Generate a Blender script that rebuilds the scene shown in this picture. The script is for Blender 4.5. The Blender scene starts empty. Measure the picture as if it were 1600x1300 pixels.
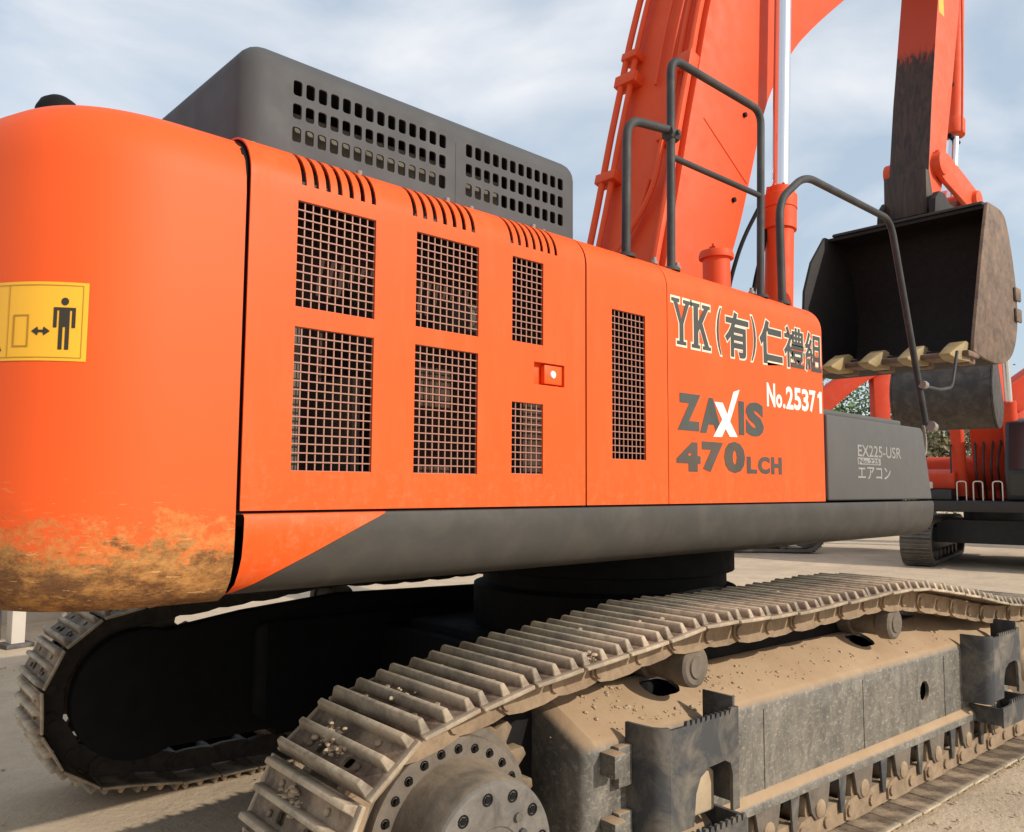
import bpy, bmesh, math, random
from mathutils import Vector, Matrix
random.seed(11)
sc = bpy.context.scene
col = sc.collection
rad = math.radians

# ------------------------------------------------------------ camera
yaw, pitch, roll = rad(47.0), rad(4.87), rad(0.35)
CAM = Vector((0.0, -2.3, 1.83))
F = Vector((math.cos(yaw)*math.cos(pitch), math.sin(yaw)*math.cos(pitch), math.sin(pitch)))
R0 = Vector((math.sin(yaw), -math.cos(yaw), 0)); U0 = R0.cross(F)
R1 = math.cos(roll)*R0 + math.sin(roll)*U0
U1 = math.cos(roll)*U0 - math.sin(roll)*R0
cd = bpy.data.cameras.new('camera'); cam = bpy.data.objects.new('camera', cd); col.objects.link(cam)
cam.matrix_world = Matrix(((R1.x, U1.x, -F.x, CAM.x), (R1.y, U1.y, -F.y, CAM.y), (R1.z, U1.z, -F.z, CAM.z), (0, 0, 0, 1)))
cd.sensor_width = 36.0; cd.lens = 36.0*1290/1600; cd.clip_start = 0.05; cd.clip_end = 3000
sc.camera = cam

# ------------------------------------------------------------ light
SUN_EL, SUN_AZ = rad(28.5), rad(162)         # azimuth measured from +Y towards +X
S = Vector((math.sin(SUN_AZ)*math.cos(SUN_EL), math.cos(SUN_AZ)*math.cos(SUN_EL), math.sin(SUN_EL)))
w = bpy.data.worlds.new('World'); sc.world = w; w.use_nodes = True
nt = w.node_tree; nt.nodes.clear()
N = nt.nodes.new; L = nt.links.new
wo = N('ShaderNodeOutputWorld'); bg = N('ShaderNodeBackground'); sky = N('ShaderNodeTexSky')
sky.sky_type = 'NISHITA'; sky.sun_disc = False; sky.sun_elevation = SUN_EL; sky.sun_rotation = SUN_AZ
sky.air_density = 1.0; sky.dust_density = 1.6; sky.ozone_density = 1.0
tc = N('ShaderNodeTexCoord'); mp = N('ShaderNodeMapping'); mp.inputs['Scale'].default_value = (1.0, 1.0, 2.0); mp.inputs['Location'].default_value = (4.4, 1.2, 2.2)
n1 = N('ShaderNodeTexNoise'); n1.inputs['Scale'].default_value = 3.1; n1.inputs['Detail'].default_value = 7; n1.inputs['Roughness'].default_value = .5
n1.inputs['Distortion'].default_value = .35
cr = N('ShaderNodeValToRGB'); cr.color_ramp.elements[0].position = .43; cr.color_ramp.elements[1].position = .72
cr.color_ramp.elements[0].color = (.0, .0, .0, 1); cr.color_ramp.elements[1].color = (.95, .95, .95, 1)
mx = N('ShaderNodeMix'); mx.data_type = 'RGBA'
mx.inputs['B'].default_value = (6.9, 7.0, 7.3, 1)
hz = N('ShaderNodeMix'); hz.data_type = 'RGBA'; hz.inputs['Factor'].default_value = .55; hz.inputs['B'].default_value = (5.3, 6.25, 7.1, 1)
L(tc.outputs['Generated'], mp.inputs['Vector']); L(mp.outputs[0], n1.inputs['Vector']); L(n1.outputs['Fac'], cr.inputs['Fac'])
L(cr.outputs[0], mx.inputs['Factor']); L(sky.outputs[0], hz.inputs['A']); L(hz.outputs['Result'], mx.inputs['A']); L(mx.outputs['Result'], bg.inputs['Color'])
bg.inputs['Strength'].default_value = 0.135
L(bg.outputs[0], wo.inputs['Surface'])
sl = bpy.data.lights.new('sun', 'SUN'); sl.energy = 3.9; sl.angle = rad(0.6); sl.color = (1.0, .93, .82)
so = bpy.data.objects.new('sun', sl); col.objects.link(so); so.rotation_euler = (-S).to_track_quat('-Z', 'Y').to_euler()
sc.view_settings.view_transform = 'Standard'; sc.view_settings.look = 'None'
sc.view_settings.exposure = 0.0; sc.view_settings.gamma = 1.0; sc.view_settings.use_curve_mapping = False

# ------------------------------------------------------------ materials
MATS = {}
def base(name):
    m = bpy.data.materials.new(name); m.use_nodes = True; MATS[name] = m
    t = m.node_tree; b = t.nodes['Principled BSDF']
    return m, t, b, t.nodes.new, t.links.new
def noise(t, scale, detail=6, rough=.55, dist=0.0, sc3=None, coord='Object'):
    n = t.nodes.new('ShaderNodeTexNoise'); n.inputs['Scale'].default_value = scale; n.inputs['Detail'].default_value = detail
    n.inputs['Roughness'].default_value = rough; n.inputs['Distortion'].default_value = dist
    c = t.nodes.new('ShaderNodeTexCoord')
    if sc3:
        m = t.nodes.new('ShaderNodeMapping'); m.inputs['Scale'].default_value = sc3
        t.links.new(c.outputs[coord], m.inputs['Vector']); t.links.new(m.outputs[0], n.inputs['Vector'])
    else: t.links.new(c.outputs[coord], n.inputs['Vector'])
    return n.outputs['Fac']
def ramp(t, src, p0, p1, c0=(0, 0, 0), c1=(1, 1, 1)):
    r = t.nodes.new('ShaderNodeValToRGB'); e = r.color_ramp.elements
    e[0].position = p0; e[1].position = p1; e[0].color = (*c0, 1); e[1].color = (*c1, 1)
    t.links.new(src, r.inputs['Fac']); return r.outputs['Color']
def math_(t, op, a, b, clamp=False):
    n = t.nodes.new('ShaderNodeMath'); n.operation = op; n.use_clamp = clamp
    for i, v in enumerate((a, b)):
        if isinstance(v, (int, float)): n.inputs[i].default_value = v
        else: t.links.new(v, n.inputs[i])
    return n.outputs[0]
def mix(t, fac, a, b):
    n = t.nodes.new('ShaderNodeMix'); n.data_type = 'RGBA'
    for k, v in (('Factor', fac), ('A', a), ('B', b)):
        if isinstance(v, (int, float)): n.inputs[k].default_value = v
        elif isinstance(v, tuple): n.inputs[k].default_value = (*v, 1)
        else: t.links.new(v, n.inputs[k])
    return n.outputs['Result']
def bump(t, b, src, strength, dist=.01):
    n = t.nodes.new('ShaderNodeBump'); n.inputs['Strength'].default_value = strength; n.inputs['Distance'].default_value = dist
    t.links.new(src, n.inputs['Height']); t.links.new(n.outputs[0], b.inputs['Normal'])
def upface(t, lo, hi):
    g = t.nodes.new('ShaderNodeNewGeometry'); s = t.nodes.new('ShaderNodeSeparateXYZ'); t.links.new(g.outputs['Normal'], s.inputs[0])
    return ramp(t, s.outputs['Z'], lo, hi)
def zpos(t):
    c = t.nodes.new('ShaderNodeTexCoord'); s = t.nodes.new('ShaderNodeSeparateXYZ'); t.links.new(c.outputs['Object'], s.inputs[0]); return s.outputs['Z']

def paint(name, c, rough=.38, var=.10, coat=.15, dust=0.0, dustc=(.42, .33, .22), spec=.5):
    m, t, b, n, l = base(name)
    a = ramp(t, noise(t, 1.7, 5), .3, .7)
    cc = mix(t, a, tuple(x*(1-var) for x in c), tuple(min(1, x*(1+var*.6)) for x in c))
    if dust:
        f1 = ramp(t, noise(t, 5.0, 9, .68, .6), .45, .8)
        f2 = math_(t, 'MULTIPLY', f1, dust)
        cc = mix(t, f2, cc, dustc)
    l(cc, b.inputs['Base Color'])
    r = ramp(t, noise(t, 9, 6), .3, .7, (rough-.07,)*3, (rough+.1,)*3); l(r, b.inputs['Roughness'])
    b.inputs['Coat Weight'].default_value = coat; b.inputs['Coat Roughness'].default_value = .25
    b.inputs['Specular IOR Level'].default_value = spec
    bump(t, b, noise(t, 30, 3), .04, .004)
    return m
ORANGE = (.80, .097, .013)
m, t, b, n, l = base('orange_paint')
cc = mix(t, ramp(t, noise(t, 1.3, 6, .6), .3, .7), tuple(x*.93 for x in ORANGE), tuple(x*1.03 for x in ORANGE))
film = ramp(t, noise(t, 5, 10, .72, .1, (2.2, 2.2, .35)), .50, .80)
cc = mix(t, math_(t, 'MULTIPLY', film, .16), cc, (.62, .28, .14))
z = zpos(t); lowz = n('ShaderNodeMapRange'); lowz.inputs['From Min'].default_value = 1.74; lowz.inputs['From Max'].default_value = 2.05; lowz.inputs['To Min'].default_value = 1; lowz.inputs['To Max'].default_value = 0; l(z, lowz.inputs['Value'])
spl = ramp(t, noise(t, 26, 10, .8, .1), .50, .66)
cc = mix(t, math_(t, 'MULTIPLY', math_(t, 'MULTIPLY', lowz.outputs[0], spl), .30), cc, (.50, .26, .13))
chip = ramp(t, noise(t, 17, 4, .55), .745, .765)
cc = mix(t, math_(t, 'MULTIPLY', chip, .6), cc, (.28, .06, .02))
l(cc, b.inputs['Base Color']); l(ramp(t, film, 0, 1, (.46,)*3, (.68,)*3), b.inputs['Roughness']); b.inputs['Specular IOR Level'].default_value = .22
bump(t, b, math_(t, 'ADD', math_(t, 'MULTIPLY', noise(t, 2.2, 3), 1.0), math_(t, 'MULTIPLY', noise(t, 60, 4), .03)), .10, .02)
paint('boom_orange', (.74, .078, .016), .58, .08, .0, spec=.3, dust=.06, dustc=(.5, .22, .12))
paint('arm_orange', (.74, .095, .03), .58, .08, .0, spec=.3, dust=.22, dustc=(.55, .30, .22))
paint('far_orange', (.62, .055, .016), .6, .1, .0, spec=.3, dust=.12)
paint('hood_grey', (.074, .074, .076), .65, .06, .0, dust=.16, dustc=(.14, .125, .11), spec=.25)
paint('skirt_grey', (.060, .055, .048), .6, .14, .0, dust=.45, dustc=(.13, .11, .085), spec=.25)
paint('box_grey', (.098, .094, .089), .6, .06, .0, dust=.18, dustc=(.14, .125, .11), spec=.25)
paint('rail_grey', (.040, .040, .041), .6, .15, .0, spec=.3, dust=.35, dustc=(.16, .14, .12))
paint('guard_grey', (.055, .056, .058), .6, .15, .0, spec=.3, dust=.7, dustc=(.34, .28, .20))
paint('black_and_shade', (.006, .0055, .0055), .75, .2, .0, dust=.2, dustc=(.02, .016, .012), spec=.2)  # black parts, and the shade painted onto the undercarriage
paint('dark_inside', (.060, .028, .018), .8, .2, .0, dust=.6, dustc=(.13, .08, .035))
paint('inner_sheet', (.12, .105, .075), .7, .2, .0, dust=.5, dustc=(.03, .025, .02))
paint('mesh_paint', (.36, .165, .115), .5, .06, .0)
paint('yellow', (.85, .44, .02), .45, .06, .1)
paint('sticker_black', (.03, .022, .012), .5, .1, .0)
paint('sticker_line', (.42, .20, .012), .5, .1, .0)
paint('letter_dark', (.045, .05, .042), .5, .3, .0, dust=.35, dustc=(.10, .09, .06))
paint('letter_brown', (.060, .048, .034), .5, .3, .0, dust=.4, dustc=(.14, .09, .05))
paint('letter_cream', (.80, .66, .50), .5, .1, .0)
paint('letter_white', (.82, .74, .66), .5, .06, .0, dust=.2, dustc=(.8, .4, .25))
paint('stencil_white', (.30, .285, .27), .6, .2, .0, dust=.85, dustc=(.11, .105, .10))
paint('chrome_cap', (.24, .21, .18), .4, .1, .0)
paint('tooth_steel', (.30, .21, .085), .6, .3, .0, dust=.8, dustc=(.40, .33, .24))
paint('far_black', (.018, .018, .02), .5, .1, .1, dust=.2, dustc=(.06, .05, .045))
paint('far_steel', (.10, .085, .07), .6, .2, .0, dust=.5, dustc=(.30, .24, .17))
paint('far_bucket', (.032, .026, .023), .6, .2, .0, dust=.4, dustc=(.20, .16, .12))
paint('pale_wall', (.55, .48, .38), .8, .1, .0, dust=.3, dustc=(.40, .33, .25))
paint('post_pale', (.62, .55, .47), .7, .1, .0, dust=.3)
paint('post_dark', (.07, .065, .06), .7, .1, .0, dust=.3)

# counterweight: orange with a muddy scuffed foot
m, t, b, n, l = base('orange_muddy')
z = zpos(t)
g = n('ShaderNodeMapRange'); g.inputs['From Min'].default_value = 1.47; g.inputs['From Max'].default_value = 1.92
g.inputs['To Min'].default_value = 1.0; g.inputs['To Max'].default_value = 0.0; l(z, g.inputs['Value'])
var = ramp(t, noise(t, 1.5, 5), .3, .7)
cc = mix(t, var, tuple(x*.95 for x in ORANGE), tuple(x*1.03 for x in ORANGE))
st = noise(t, 6.0, 15, .82, .12, (1, 1, 1.5)); st2 = noise(t, 9, 15, .84, .1, (1.0, 1.0, 1.5)); st3 = noise(t, 3.0, 5, .62, .1)
blot = math_(t, 'MULTIPLY', st3, .5)
gz = g.outputs[0]
tan_m = ramp(t, math_(t, 'MULTIPLY', math_(t, 'ADD', math_(t, 'ADD', math_(t, 'MULTIPLY', gz, .60), math_(t, 'MULTIPLY', st, .85)), blot), .5), .468, .492)
drk_m = ramp(t, math_(t, 'MULTIPLY', math_(t, 'ADD', math_(t, 'ADD', math_(t, 'MULTIPLY', gz, .75), math_(t, 'MULTIPLY', st2, .85)), blot), .5), .550, .575)
tancol = mix(t, ramp(t, noise(t, 38, 10, .75), .38, .62), (.55, .26, .08), (.50, .12, .025))
cc = mix(t, math_(t, 'MULTIPLY', tan_m, .72), cc, tancol)
dcol = mix(t, ramp(t, noise(t, 13, 15, .86, .1, (.8, .8, 1.5)), .42, .58), (.46, .23, .07), (.11, .052, .018))
cc = mix(t, math_(t, 'MULTIPLY', drk_m, .92), cc, dcol)
pur = ramp(t, math_(t, 'ADD', math_(t, 'MULTIPLY', gz, .35), math_(t, 'MULTIPLY', noise(t, 7, 13, .8, .1, (.7, .7, 1.4)), .75)), .64, .69)
cc = mix(t, math_(t, 'MULTIPLY', math_(t, 'MULTIPLY', pur, drk_m), .6), cc, (.075, .034, .020))
scr = ramp(t, noise(t, 5, 8, .72, .25, (3.0, 3.0, 22)), .61, .64); band = ramp(t, gz, .12, .5)
cc = mix(t, math_(t, 'MULTIPLY', math_(t, 'MULTIPLY', scr, band), .75), cc, (.66, .36, .14))
scr2 = ramp(t, noise(t, 6, 8, .75, .3, (2.2, 2.2, 16)), .64, .66)
cc = mix(t, math_(t, 'MULTIPLY', math_(t, 'MULTIPLY', scr2, band), .8), cc, (.12, .06, .025))
# a few chips higher up
chip = ramp(t, noise(t, 6.3, 3, .5), .775, .785)
cc = mix(t, math_(t, 'MULTIPLY', chip, .8), cc, (.10, .07, .03))
l(cc, b.inputs['Base Color'])
l(ramp(t, tan_m, 0, 1, (.56,)*3, (.9,)*3), b.inputs['Roughness'])
b.inputs['Specular IOR Level'].default_value = .3
bump(t, b, math_(t, 'ADD', math_(t, 'MULTIPLY', tan_m, st2), math_(t, 'MULTIPLY', noise(t, 3, 2), .25)), .35, .01)

# rusty dusty track steel
def shoe_steel():
    m, t, b, n, l = base('track_steel')
    z = zpos(t)
    c = mix(t, ramp(t, noise(t, 9, 12, .72, .5), .35, .66), (.085, .056, .038), (.23, .165, .108))
    ty = n('ShaderNodeTexCoord'); sy_ = n('ShaderNodeSeparateXYZ'); l(ty.outputs['Object'], sy_.inputs[0]); rim = ramp(t, math_(t, 'ABSOLUTE', sy_.outputs['Y'], 0), .268, .290); h = math_(t, 'MAXIMUM', ramp(t, z, .018, .050), math_(t, 'MULTIPLY', rim, .8)); nz = ramp(t, noise(t, 12, 10, .7), .25, .6)
    c = mix(t, math_(t, 'MULTIPLY', math_(t, 'MULTIPLY', h, nz), .9), c, (.52, .43, .30))
    ob = n('ShaderNodeObjectInfo'); w_ = ramp(t, noise(t, 4, 9, .75, .3), .48, .62)
    c = mix(t, math_(t, 'MULTIPLY', w_, .5), c, (.52, .39, .25))
    v = n('ShaderNodeHueSaturation'); l(c, v.inputs['Color']); l(math_(t, 'ADD', math_(t, 'MULTIPLY', ob.outputs['Random'], .5), .75), v.inputs['Value'])
    l(v.outputs[0], b.inputs['Base Color']); b.inputs['Roughness'].default_value = .7
    bump(t, b, noise(t, 40, 9, .72), .6, .006)
shoe_steel()
def steel(name, dark, mid, dust, lo=.2, hi=.95, amount=.8, bs=.5):
    m, t, b, n, l = base(name)
    c = mix(t, ramp(t, noise(t, 11, 10, .68, .5), .35, .68), dark, mid)
    up = upface(t, lo, hi); nz = ramp(t, noise(t, 6, 9, .7, .4), .30, .62)
    f = math_(t, 'MULTIPLY', math_(t, 'ADD', math_(t, 'MULTIPLY', up, .75), .25), nz)
    c = mix(t, math_(t, 'MULTIPLY', f, amount), c, dust)
    l(c, b.inputs['Base Color']); b.inputs['Roughness'].default_value = .75; b.inputs['Metallic'].default_value = .0
    bump(t, b, noise(t, 40, 8, .7), bs, .006)
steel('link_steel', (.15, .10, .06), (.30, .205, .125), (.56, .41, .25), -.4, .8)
steel('link_shaded', (.018, .012, .009), (.05, .035, .025), (.12, .09, .06), .2, .9, .5)  # link steel darkened to stand in for shade on the far track
steel('bucket_shaded', (.007, .005, .005), (.018, .012, .010), (.045, .03, .022), .3, .95, .5)  # bucket steel with the shade of the inside put into its colour
steel('drive_steel', (.075, .060, .047), (.155, .125, .098), (.33, .25, .165), .15, 1.0, .70, .35)
steel('hub_steel', (.070, .062, .054), (.185, .165, .14), (.26, .22, .17), .3, 1.0, .6, .5)
steel('sprocket_steel', (.07, .055, .04), (.15, .10, .06), (.52, .36, .20), -.1, .8)
steel('bucket_steel', (.045, .030, .022), (.17, .105, .07), (.40, .27, .18), -.7, .7, .8, .7)
steel('frame_top', (.36, .27, .17), (.46, .35, .22), (.52, .41, .27), .2, .8, .7, .35)
steel('mud', (.36, .25, .15), (.48, .35, .22), (.58, .44, .30), .2, .9, .7, .8)

# track frame: dark paint, scratched, dust streaks, thick dust where it faces up
m, t, b, n, l = base('frame_paint')
sc1 = ramp(t, noise(t, 12, 14, .82, .4, (1.0, 1.0, .45)), .40, .66)
sc2 = ramp(t, noise(t, 55, 10, .75, .5, (.6, .6, 1.2)), .53, .62)
big = ramp(t, noise(t, 2.2, 6, .6), .35, .7)
pat = ramp(t, noise(t, 4.5, 13, .78, .3, (1, 1, .8)), .40, .60)
c = mix(t, math_(t, 'MULTIPLY', sc1, .80), (.060, .056, .050), (.32, .285, .23))
c = mix(t, math_(t, 'MULTIPLY', big, .40), c, (.27, .235, .18))
c = mix(t, math_(t, 'MULTIPLY', pat, .55), c, (.075, .072, .064))
c = mix(t, math_(t, 'MULTIPLY', sc2, .40), c, (.46, .41, .33))
up = upface(t, .25, .75)
c = mix(t, up, c, mix(t, ramp(t, noise(t, 3, 8, .65), .35, .7), (.36, .235, .135), (.45, .315, .19)))
l(c, b.inputs['Base Color']); l(ramp(t, up, 0, 1, (.5,)*3, (.95,)*3), b.inputs['Roughness'])
bump(t, b, noise(t, 26, 9, .7), .35, .008)

# arm: back plate blackened by mud
m, t, b, n, l = base('arm_back')
z = zpos(t); g = n('ShaderNodeMapRange'); g.inputs['From Min'].default_value = 6.7; g.inputs['From Max'].default_value = 7.9; l(z, g.inputs['Value'])
f = ramp(t, math_(t, 'ADD', math_(t, 'MULTIPLY', g.outputs[0], .9), math_(t, 'MULTIPLY', noise(t, 5, 12, .8, .3, (4, 4, .30)), .9)), .62, .74)
c = mix(t, f, mix(t, ramp(t, noise(t, 6, 8, .7, .5, (4, 4, .4)), .4, .65), (.030, .024, .022), (.085, .052, .036)), (.52, .07, .03))
l(c, b.inputs['Base Color']); b.inputs['Roughness'].default_value = .65

m, t, b, n, l = base('chrome'); b.inputs['Base Color'].default_value = (.72, .75, .78, 1); b.inputs['Metallic'].default_value = .85; b.inputs['Roughness'].default_value = .22
m, t, b, n, l = base('glass_dark'); b.inputs['Base Color'].default_value = (.02, .024, .025, 1); b.inputs['Roughness'].default_value = .08
m, t, b, n, l = base('ground_mat')
c = mix(t, ramp(t, noise(t, .45, 8, .6), .35, .68), (.53, .41, .285), (.63, .485, .335))
c = mix(t, math_(t, 'MULTIPLY', ramp(t, noise(t, 1.6, 12, .74, .4), .45, .68), .65), c, (.37, .28, .195))
c = mix(t, math_(t, 'MULTIPLY', ramp(t, noise(t, 24, 8, .7), .52, .70), .45), c, (.64, .53, .40))
l(c, b.inputs['Base Color']); b.inputs['Roughness'].default_value = .95; b.inputs['Specular IOR Level'].default_value = .2
bump(t, b, math_(t, 'ADD', noise(t, 22, 10, .7), math_(t, 'MULTIPLY', noise(t, 2.5, 6), 1.5)), .55, .03)
def leafmat(name, a, bb):
    m, t, b, n, l = base(name)
    l(mix(t, ramp(t, noise(t, 1.4, 6, .7), .35, .65), a, bb), b.inputs['Base Color']); b.inputs['Roughness'].default_value = .6
leafmat('leaf', (.05, .115, .025), (.15, .23, .065)); leafmat('leaf_dry', (.13, .125, .06), (.27, .235, .12))
paint('bark', (.09, .065, .045), .9, .3, 0)

# ------------------------------------------------------------ mesh helpers
class MB:
    def __init__(s, xf=None): s.v = []; s.f = []; s.xf = xf
    def add(s, vs, fs):
        k = len(s.v)
        s.v += [tuple(s.xf(*p)) if s.xf else tuple(p) for p in vs]
        s.f += [tuple(i+k for i in f) for f in fs]; return s
    def box(s, x0, x1, y0, y1, z0, z1):
        return s.add([(x0, y0, z0), (x1, y0, z0), (x1, y1, z0), (x0, y1, z0), (x0, y0, z1), (x1, y0, z1), (x1, y1, z1), (x0, y1, z1)],
                     [(3, 2, 1, 0), (4, 5, 6, 7), (0, 1, 5, 4), (1, 2, 6, 5), (2, 3, 7, 6), (3, 0, 4, 7)])
    def prism(s, poly, y0, y1, ax='y'):           # poly in the two other axes
        n = len(poly)
        def P(p, h): return (p[0], h, p[1]) if ax == 'y' else ((h, p[0], p[1]) if ax == 'x' else (p[0], p[1], h))
        s.add([P(p, y0) for p in poly] + [P(p, y1) for p in poly],
              [tuple(range(n)), tuple(range(2*n-1, n-1, -1))] + [(i, i+n, (i+1) % n+n, (i+1) % n) for i in range(n)])
        return s
    def cyl(s, p0, p1, r0, r1=None, n=16, caps=True):
        p0, p1 = Vector(p0), Vector(p1); r1 = r0 if r1 is None else r1
        d = (p1-p0).normalized(); a = d.orthogonal().normalized(); bb = d.cross(a)
        vs = []
        for p, r in ((p0, r0), (p1, r1)):
            for i in range(n):
                th = 2*math.pi*i/n; vs.append(p + (a*math.cos(th)+bb*math.sin(th))*r)
        fs = [(i, (i+1) % n, (i+1) % n+n, i+n) for i in range(n)]
        if caps: fs += [tuple(range(n-1, -1, -1)), tuple(range(n, 2*n))]
        return s.add(vs, fs)
    def tube(s, pts, r, n=8, caps=True):
        pts = [Vector(p) for p in pts]; k = len(pts); rs = r if isinstance(r, (list, tuple)) else [r]*k
        a = None; vs = []
        for i, p in enumerate(pts):
            d = (pts[min(i+1, k-1)]-pts[max(i-1, 0)]).normalized()
            if a is None: a = d.orthogonal().normalized()
            a = (a-d*a.dot(d)).normalized(); bb = d.cross(a)
            for j in range(n):
                th = 2*math.pi*j/n; vs.append(p+(a*math.cos(th)+bb*math.sin(th))*rs[i])
        fs = [(i*n+j, i*n+(j+1) % n, (i+1)*n+(j+1) % n, (i+1)*n+j) for i in range(k-1) for j in range(n)]
        if caps: fs += [tuple(range(n-1, -1, -1)), tuple(range((k-1)*n, k*n))]
        return s.add(vs, fs)
    def revolve(s, prof, o, d, n=32):             # prof [(r,h)] along axis d from o
        o, d = Vector(o), Vector(d).normalized(); a = d.orthogonal().normalized(); bb = d.cross(a); vs = []
        for r, h in prof:
            for i in range(n):
                th = 2*math.pi*i/n; vs.append(o+d*h+(a*math.cos(th)+bb*math.sin(th))*max(r, 1e-4))
        fs = [(i*n+j, i*n+(j+1) % n, (i+1)*n+(j+1) % n, (i+1)*n+j) for i in range(len(prof)-1) for j in range(n)]
        return s.add(vs, fs)
    def build(s, name, mat, parent=None, smooth=35, bevel=0, seg=2, kind=None, label=None, recalc=True, bang=32):
        bm = bmesh.new(); vv = [bm.verts.new(p) for p in s.v]
        for f in s.f:
            try: bm.faces.new([vv[i] for i in f])
            except ValueError: pass
        if recalc: bmesh.ops.recalc_face_normals(bm, faces=bm.faces)
        if bevel:
            ed = [e for e in bm.edges if len(e.link_faces) == 2 and e.calc_face_angle(0) > rad(bang)]
            bmesh.ops.bevel(bm, geom=ed, offset=bevel, offset_type='OFFSET', segments=seg, profile=.5, affect='EDGES', clamp_overlap=True)
        me = bpy.data.meshes.new(name); bm.to_mesh(me); bm.free()
        for p in me.polygons: p.use_smooth = True
        me.set_sharp_from_angle(angle=rad(smooth))
        return link(name, me, mat, parent, kind, label)
def link(name, me, mat, parent=None, kind=None, label=None):
    if mat and not me.materials: me.materials.append(MATS[mat])
    o = bpy.data.objects.new(name, me); col.objects.link(o)
    if parent:
        o.parent = parent
        if parent.type == 'EMPTY' and parent.get('_bake', 0): o.matrix_parent_inverse = Matrix.Translation(-Vector(parent.location))
    if kind: o['kind'] = kind
    if label: o['label'] = label
    return o
def root(name, label, cat, loc, rz=0, group=None, bake=0):
    o = bpy.data.objects.new(name, None); col.objects.link(o); o.location = loc; o.rotation_euler = (0, 0, rz)
    o.empty_display_size = .2
    o['label'] = label; o['category'] = cat
    if group: o['group'] = group
    if bake: o['_bake'] = 1
    return o
def fillet(pts, r, n=6):
    pts = [Vector(p) for p in pts]; out = [pts[0]]
    for i in range(1, len(pts)-1):
        p = pts[i]; a = pts[i-1]-p; c = pts[i+1]-p; d = min(r, a.length*.49, c.length*.49)
        A = p+a.normalized()*d; B = p+c.normalized()*d
        for k in range(n+1):
            u = k/n; out.append(A*(1-u)**2+p*2*u*(1-u)+B*u*u)
    return out+[pts[-1]]
def catmull(pts, k=6):
    P = [Vector((p[0], p[1], 0)) for p in pts]; out = []
    for i in range(len(P)-1):
        a = P[max(i-1, 0)]; b = P[i]; c = P[i+1]; d = P[min(i+2, len(P)-1)]
        for j in range(k):
            u = j/k; q = .5*((2*b)+(c-a)*u+(2*a-5*b+4*c-d)*u*u+(3*b-a-3*c+d)*u**3); out.append((q.x, q.y))
    return out+[tuple(pts[-1])]
def prof_fn(pts):                                  # profile polyline -> s values and evaluator with normal (left of travel)
    P = [Vector(p) for p in pts]; ss = [0]
    for i in range(1, len(P)): ss.append(ss[-1]+(P[i]-P[i-1]).length)
    nv = []
    for i in range(len(P)):
        d = (P[min(i+1, len(P)-1)]-P[max(i-1, 0)]).normalized(); nv.append(Vector((d.y, -d.x)))
    def ev(s):
        for i in range(len(P)-1):
            if s <= ss[i+1]+1e-9:
                u = (s-ss[i])/max(1e-9, ss[i+1]-ss[i]); return P[i].lerp(P[i+1], u), nv[i].lerp(nv[i+1], u).normalized()
        return P[-1], nv[-1]
    return ss, ev
def panel(mb, x0, x1, ss, pos, holes=(), t=.004, xs=(), inner=True):
    eps = 1e-5
    def uniq(a):
        out = []
        for v in sorted(a):
            if not out or v-out[-1] > eps: out.append(v)
        return out
    X = uniq([x0, x1]+list(xs)+[h[0] for h in holes]+[h[1] for h in holes])
    SS = list(ss)
    for h in holes:
        for v in (h[2], h[3]): SS.append(v)
    SS = uniq(SS); nx, ns = len(X), len(SS)
    vo = [pos(x, s, 0) for x in X for s in SS]; vi = [pos(x, s, -t) for x in X for s in SS]; k = nx*ns
    vs = vo+vi; fs = []
    solid = {}
    for i in range(nx-1):
        for j in range(ns-1):
            cx, cs = (X[i]+X[i+1])/2, (SS[j]+SS[j+1])/2; st = 1
            for h in holes:
                if h[0] < cx < h[1] and h[2] < cs < h[3]: st = 2 if len(h) > 4 else 0
            solid[i, j] = st
    ix = lambda i, j: i*ns+j
    for (i, j), st in solid.items():
        q = (ix(i, j), ix(i+1, j), ix(i+1, j+1), ix(i, j+1))
        if st == 1:
            fs.append(q)
            if inner: fs.append(tuple(reversed([a+k for a in q])))
            for (di, dj, e) in ((-1, 0, (q[3], q[0])), (1, 0, (q[1], q[2])), (0, -1, (q[0], q[1])), (0, 1, (q[2], q[3]))):
                if solid.get((i+di, j+dj), 0) == 0: fs.append((e[1], e[0], e[0]+k, e[1]+k))
        elif st == 2:
            h = [hh for hh in holes if len(hh) > 4 and hh[0]-eps <= X[i] and hh[1]+eps >= X[i+1] and hh[2]-eps <= SS[j] and hh[3]+eps >= SS[j+1]][0]
            mx_, ms, rr, nn = h[4], h[5], h[6], 4       # margins and corner radius
            a0, a1, b0, b1 = X[i]+mx_, X[i+1]-mx_, SS[j]+ms, SS[j+1]-ms; ring = []
            for (ccx, ccs, st0) in ((a0+rr, b0+rr, 180), (a1-rr, b0+rr, 270), (a1-rr, b1-rr, 0), (a0+rr, b1-rr, 90)):
                for q_ in range(nn):
                    th = rad(st0+90*q_/(nn-1)); ring.append((ccx+rr*math.cos(th), ccs+rr*math.sin(th)))
            o0 = len(vs); vs += [pos(a, b_, 0) for a, b_ in ring]; o1 = len(vs); vs += [pos(a, b_, -max(t, .006)) for a, b_ in ring]; m_ = len(ring)
            for c in range(4):
                for q_ in range(nn-1): fs.append((q[c], o0+c*nn+q_+1, o0+c*nn+q_))
                c2 = (c+1) % 4; fs.append((q[c], q[c2], o0+c2*nn, o0+c*nn+nn-1))
            for a in range(m_): fs.append((o0+a, o0+(a+1) % m_, o1+(a+1) % m_, o1+a))
    mb.add(vs, fs); return mb
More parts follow.
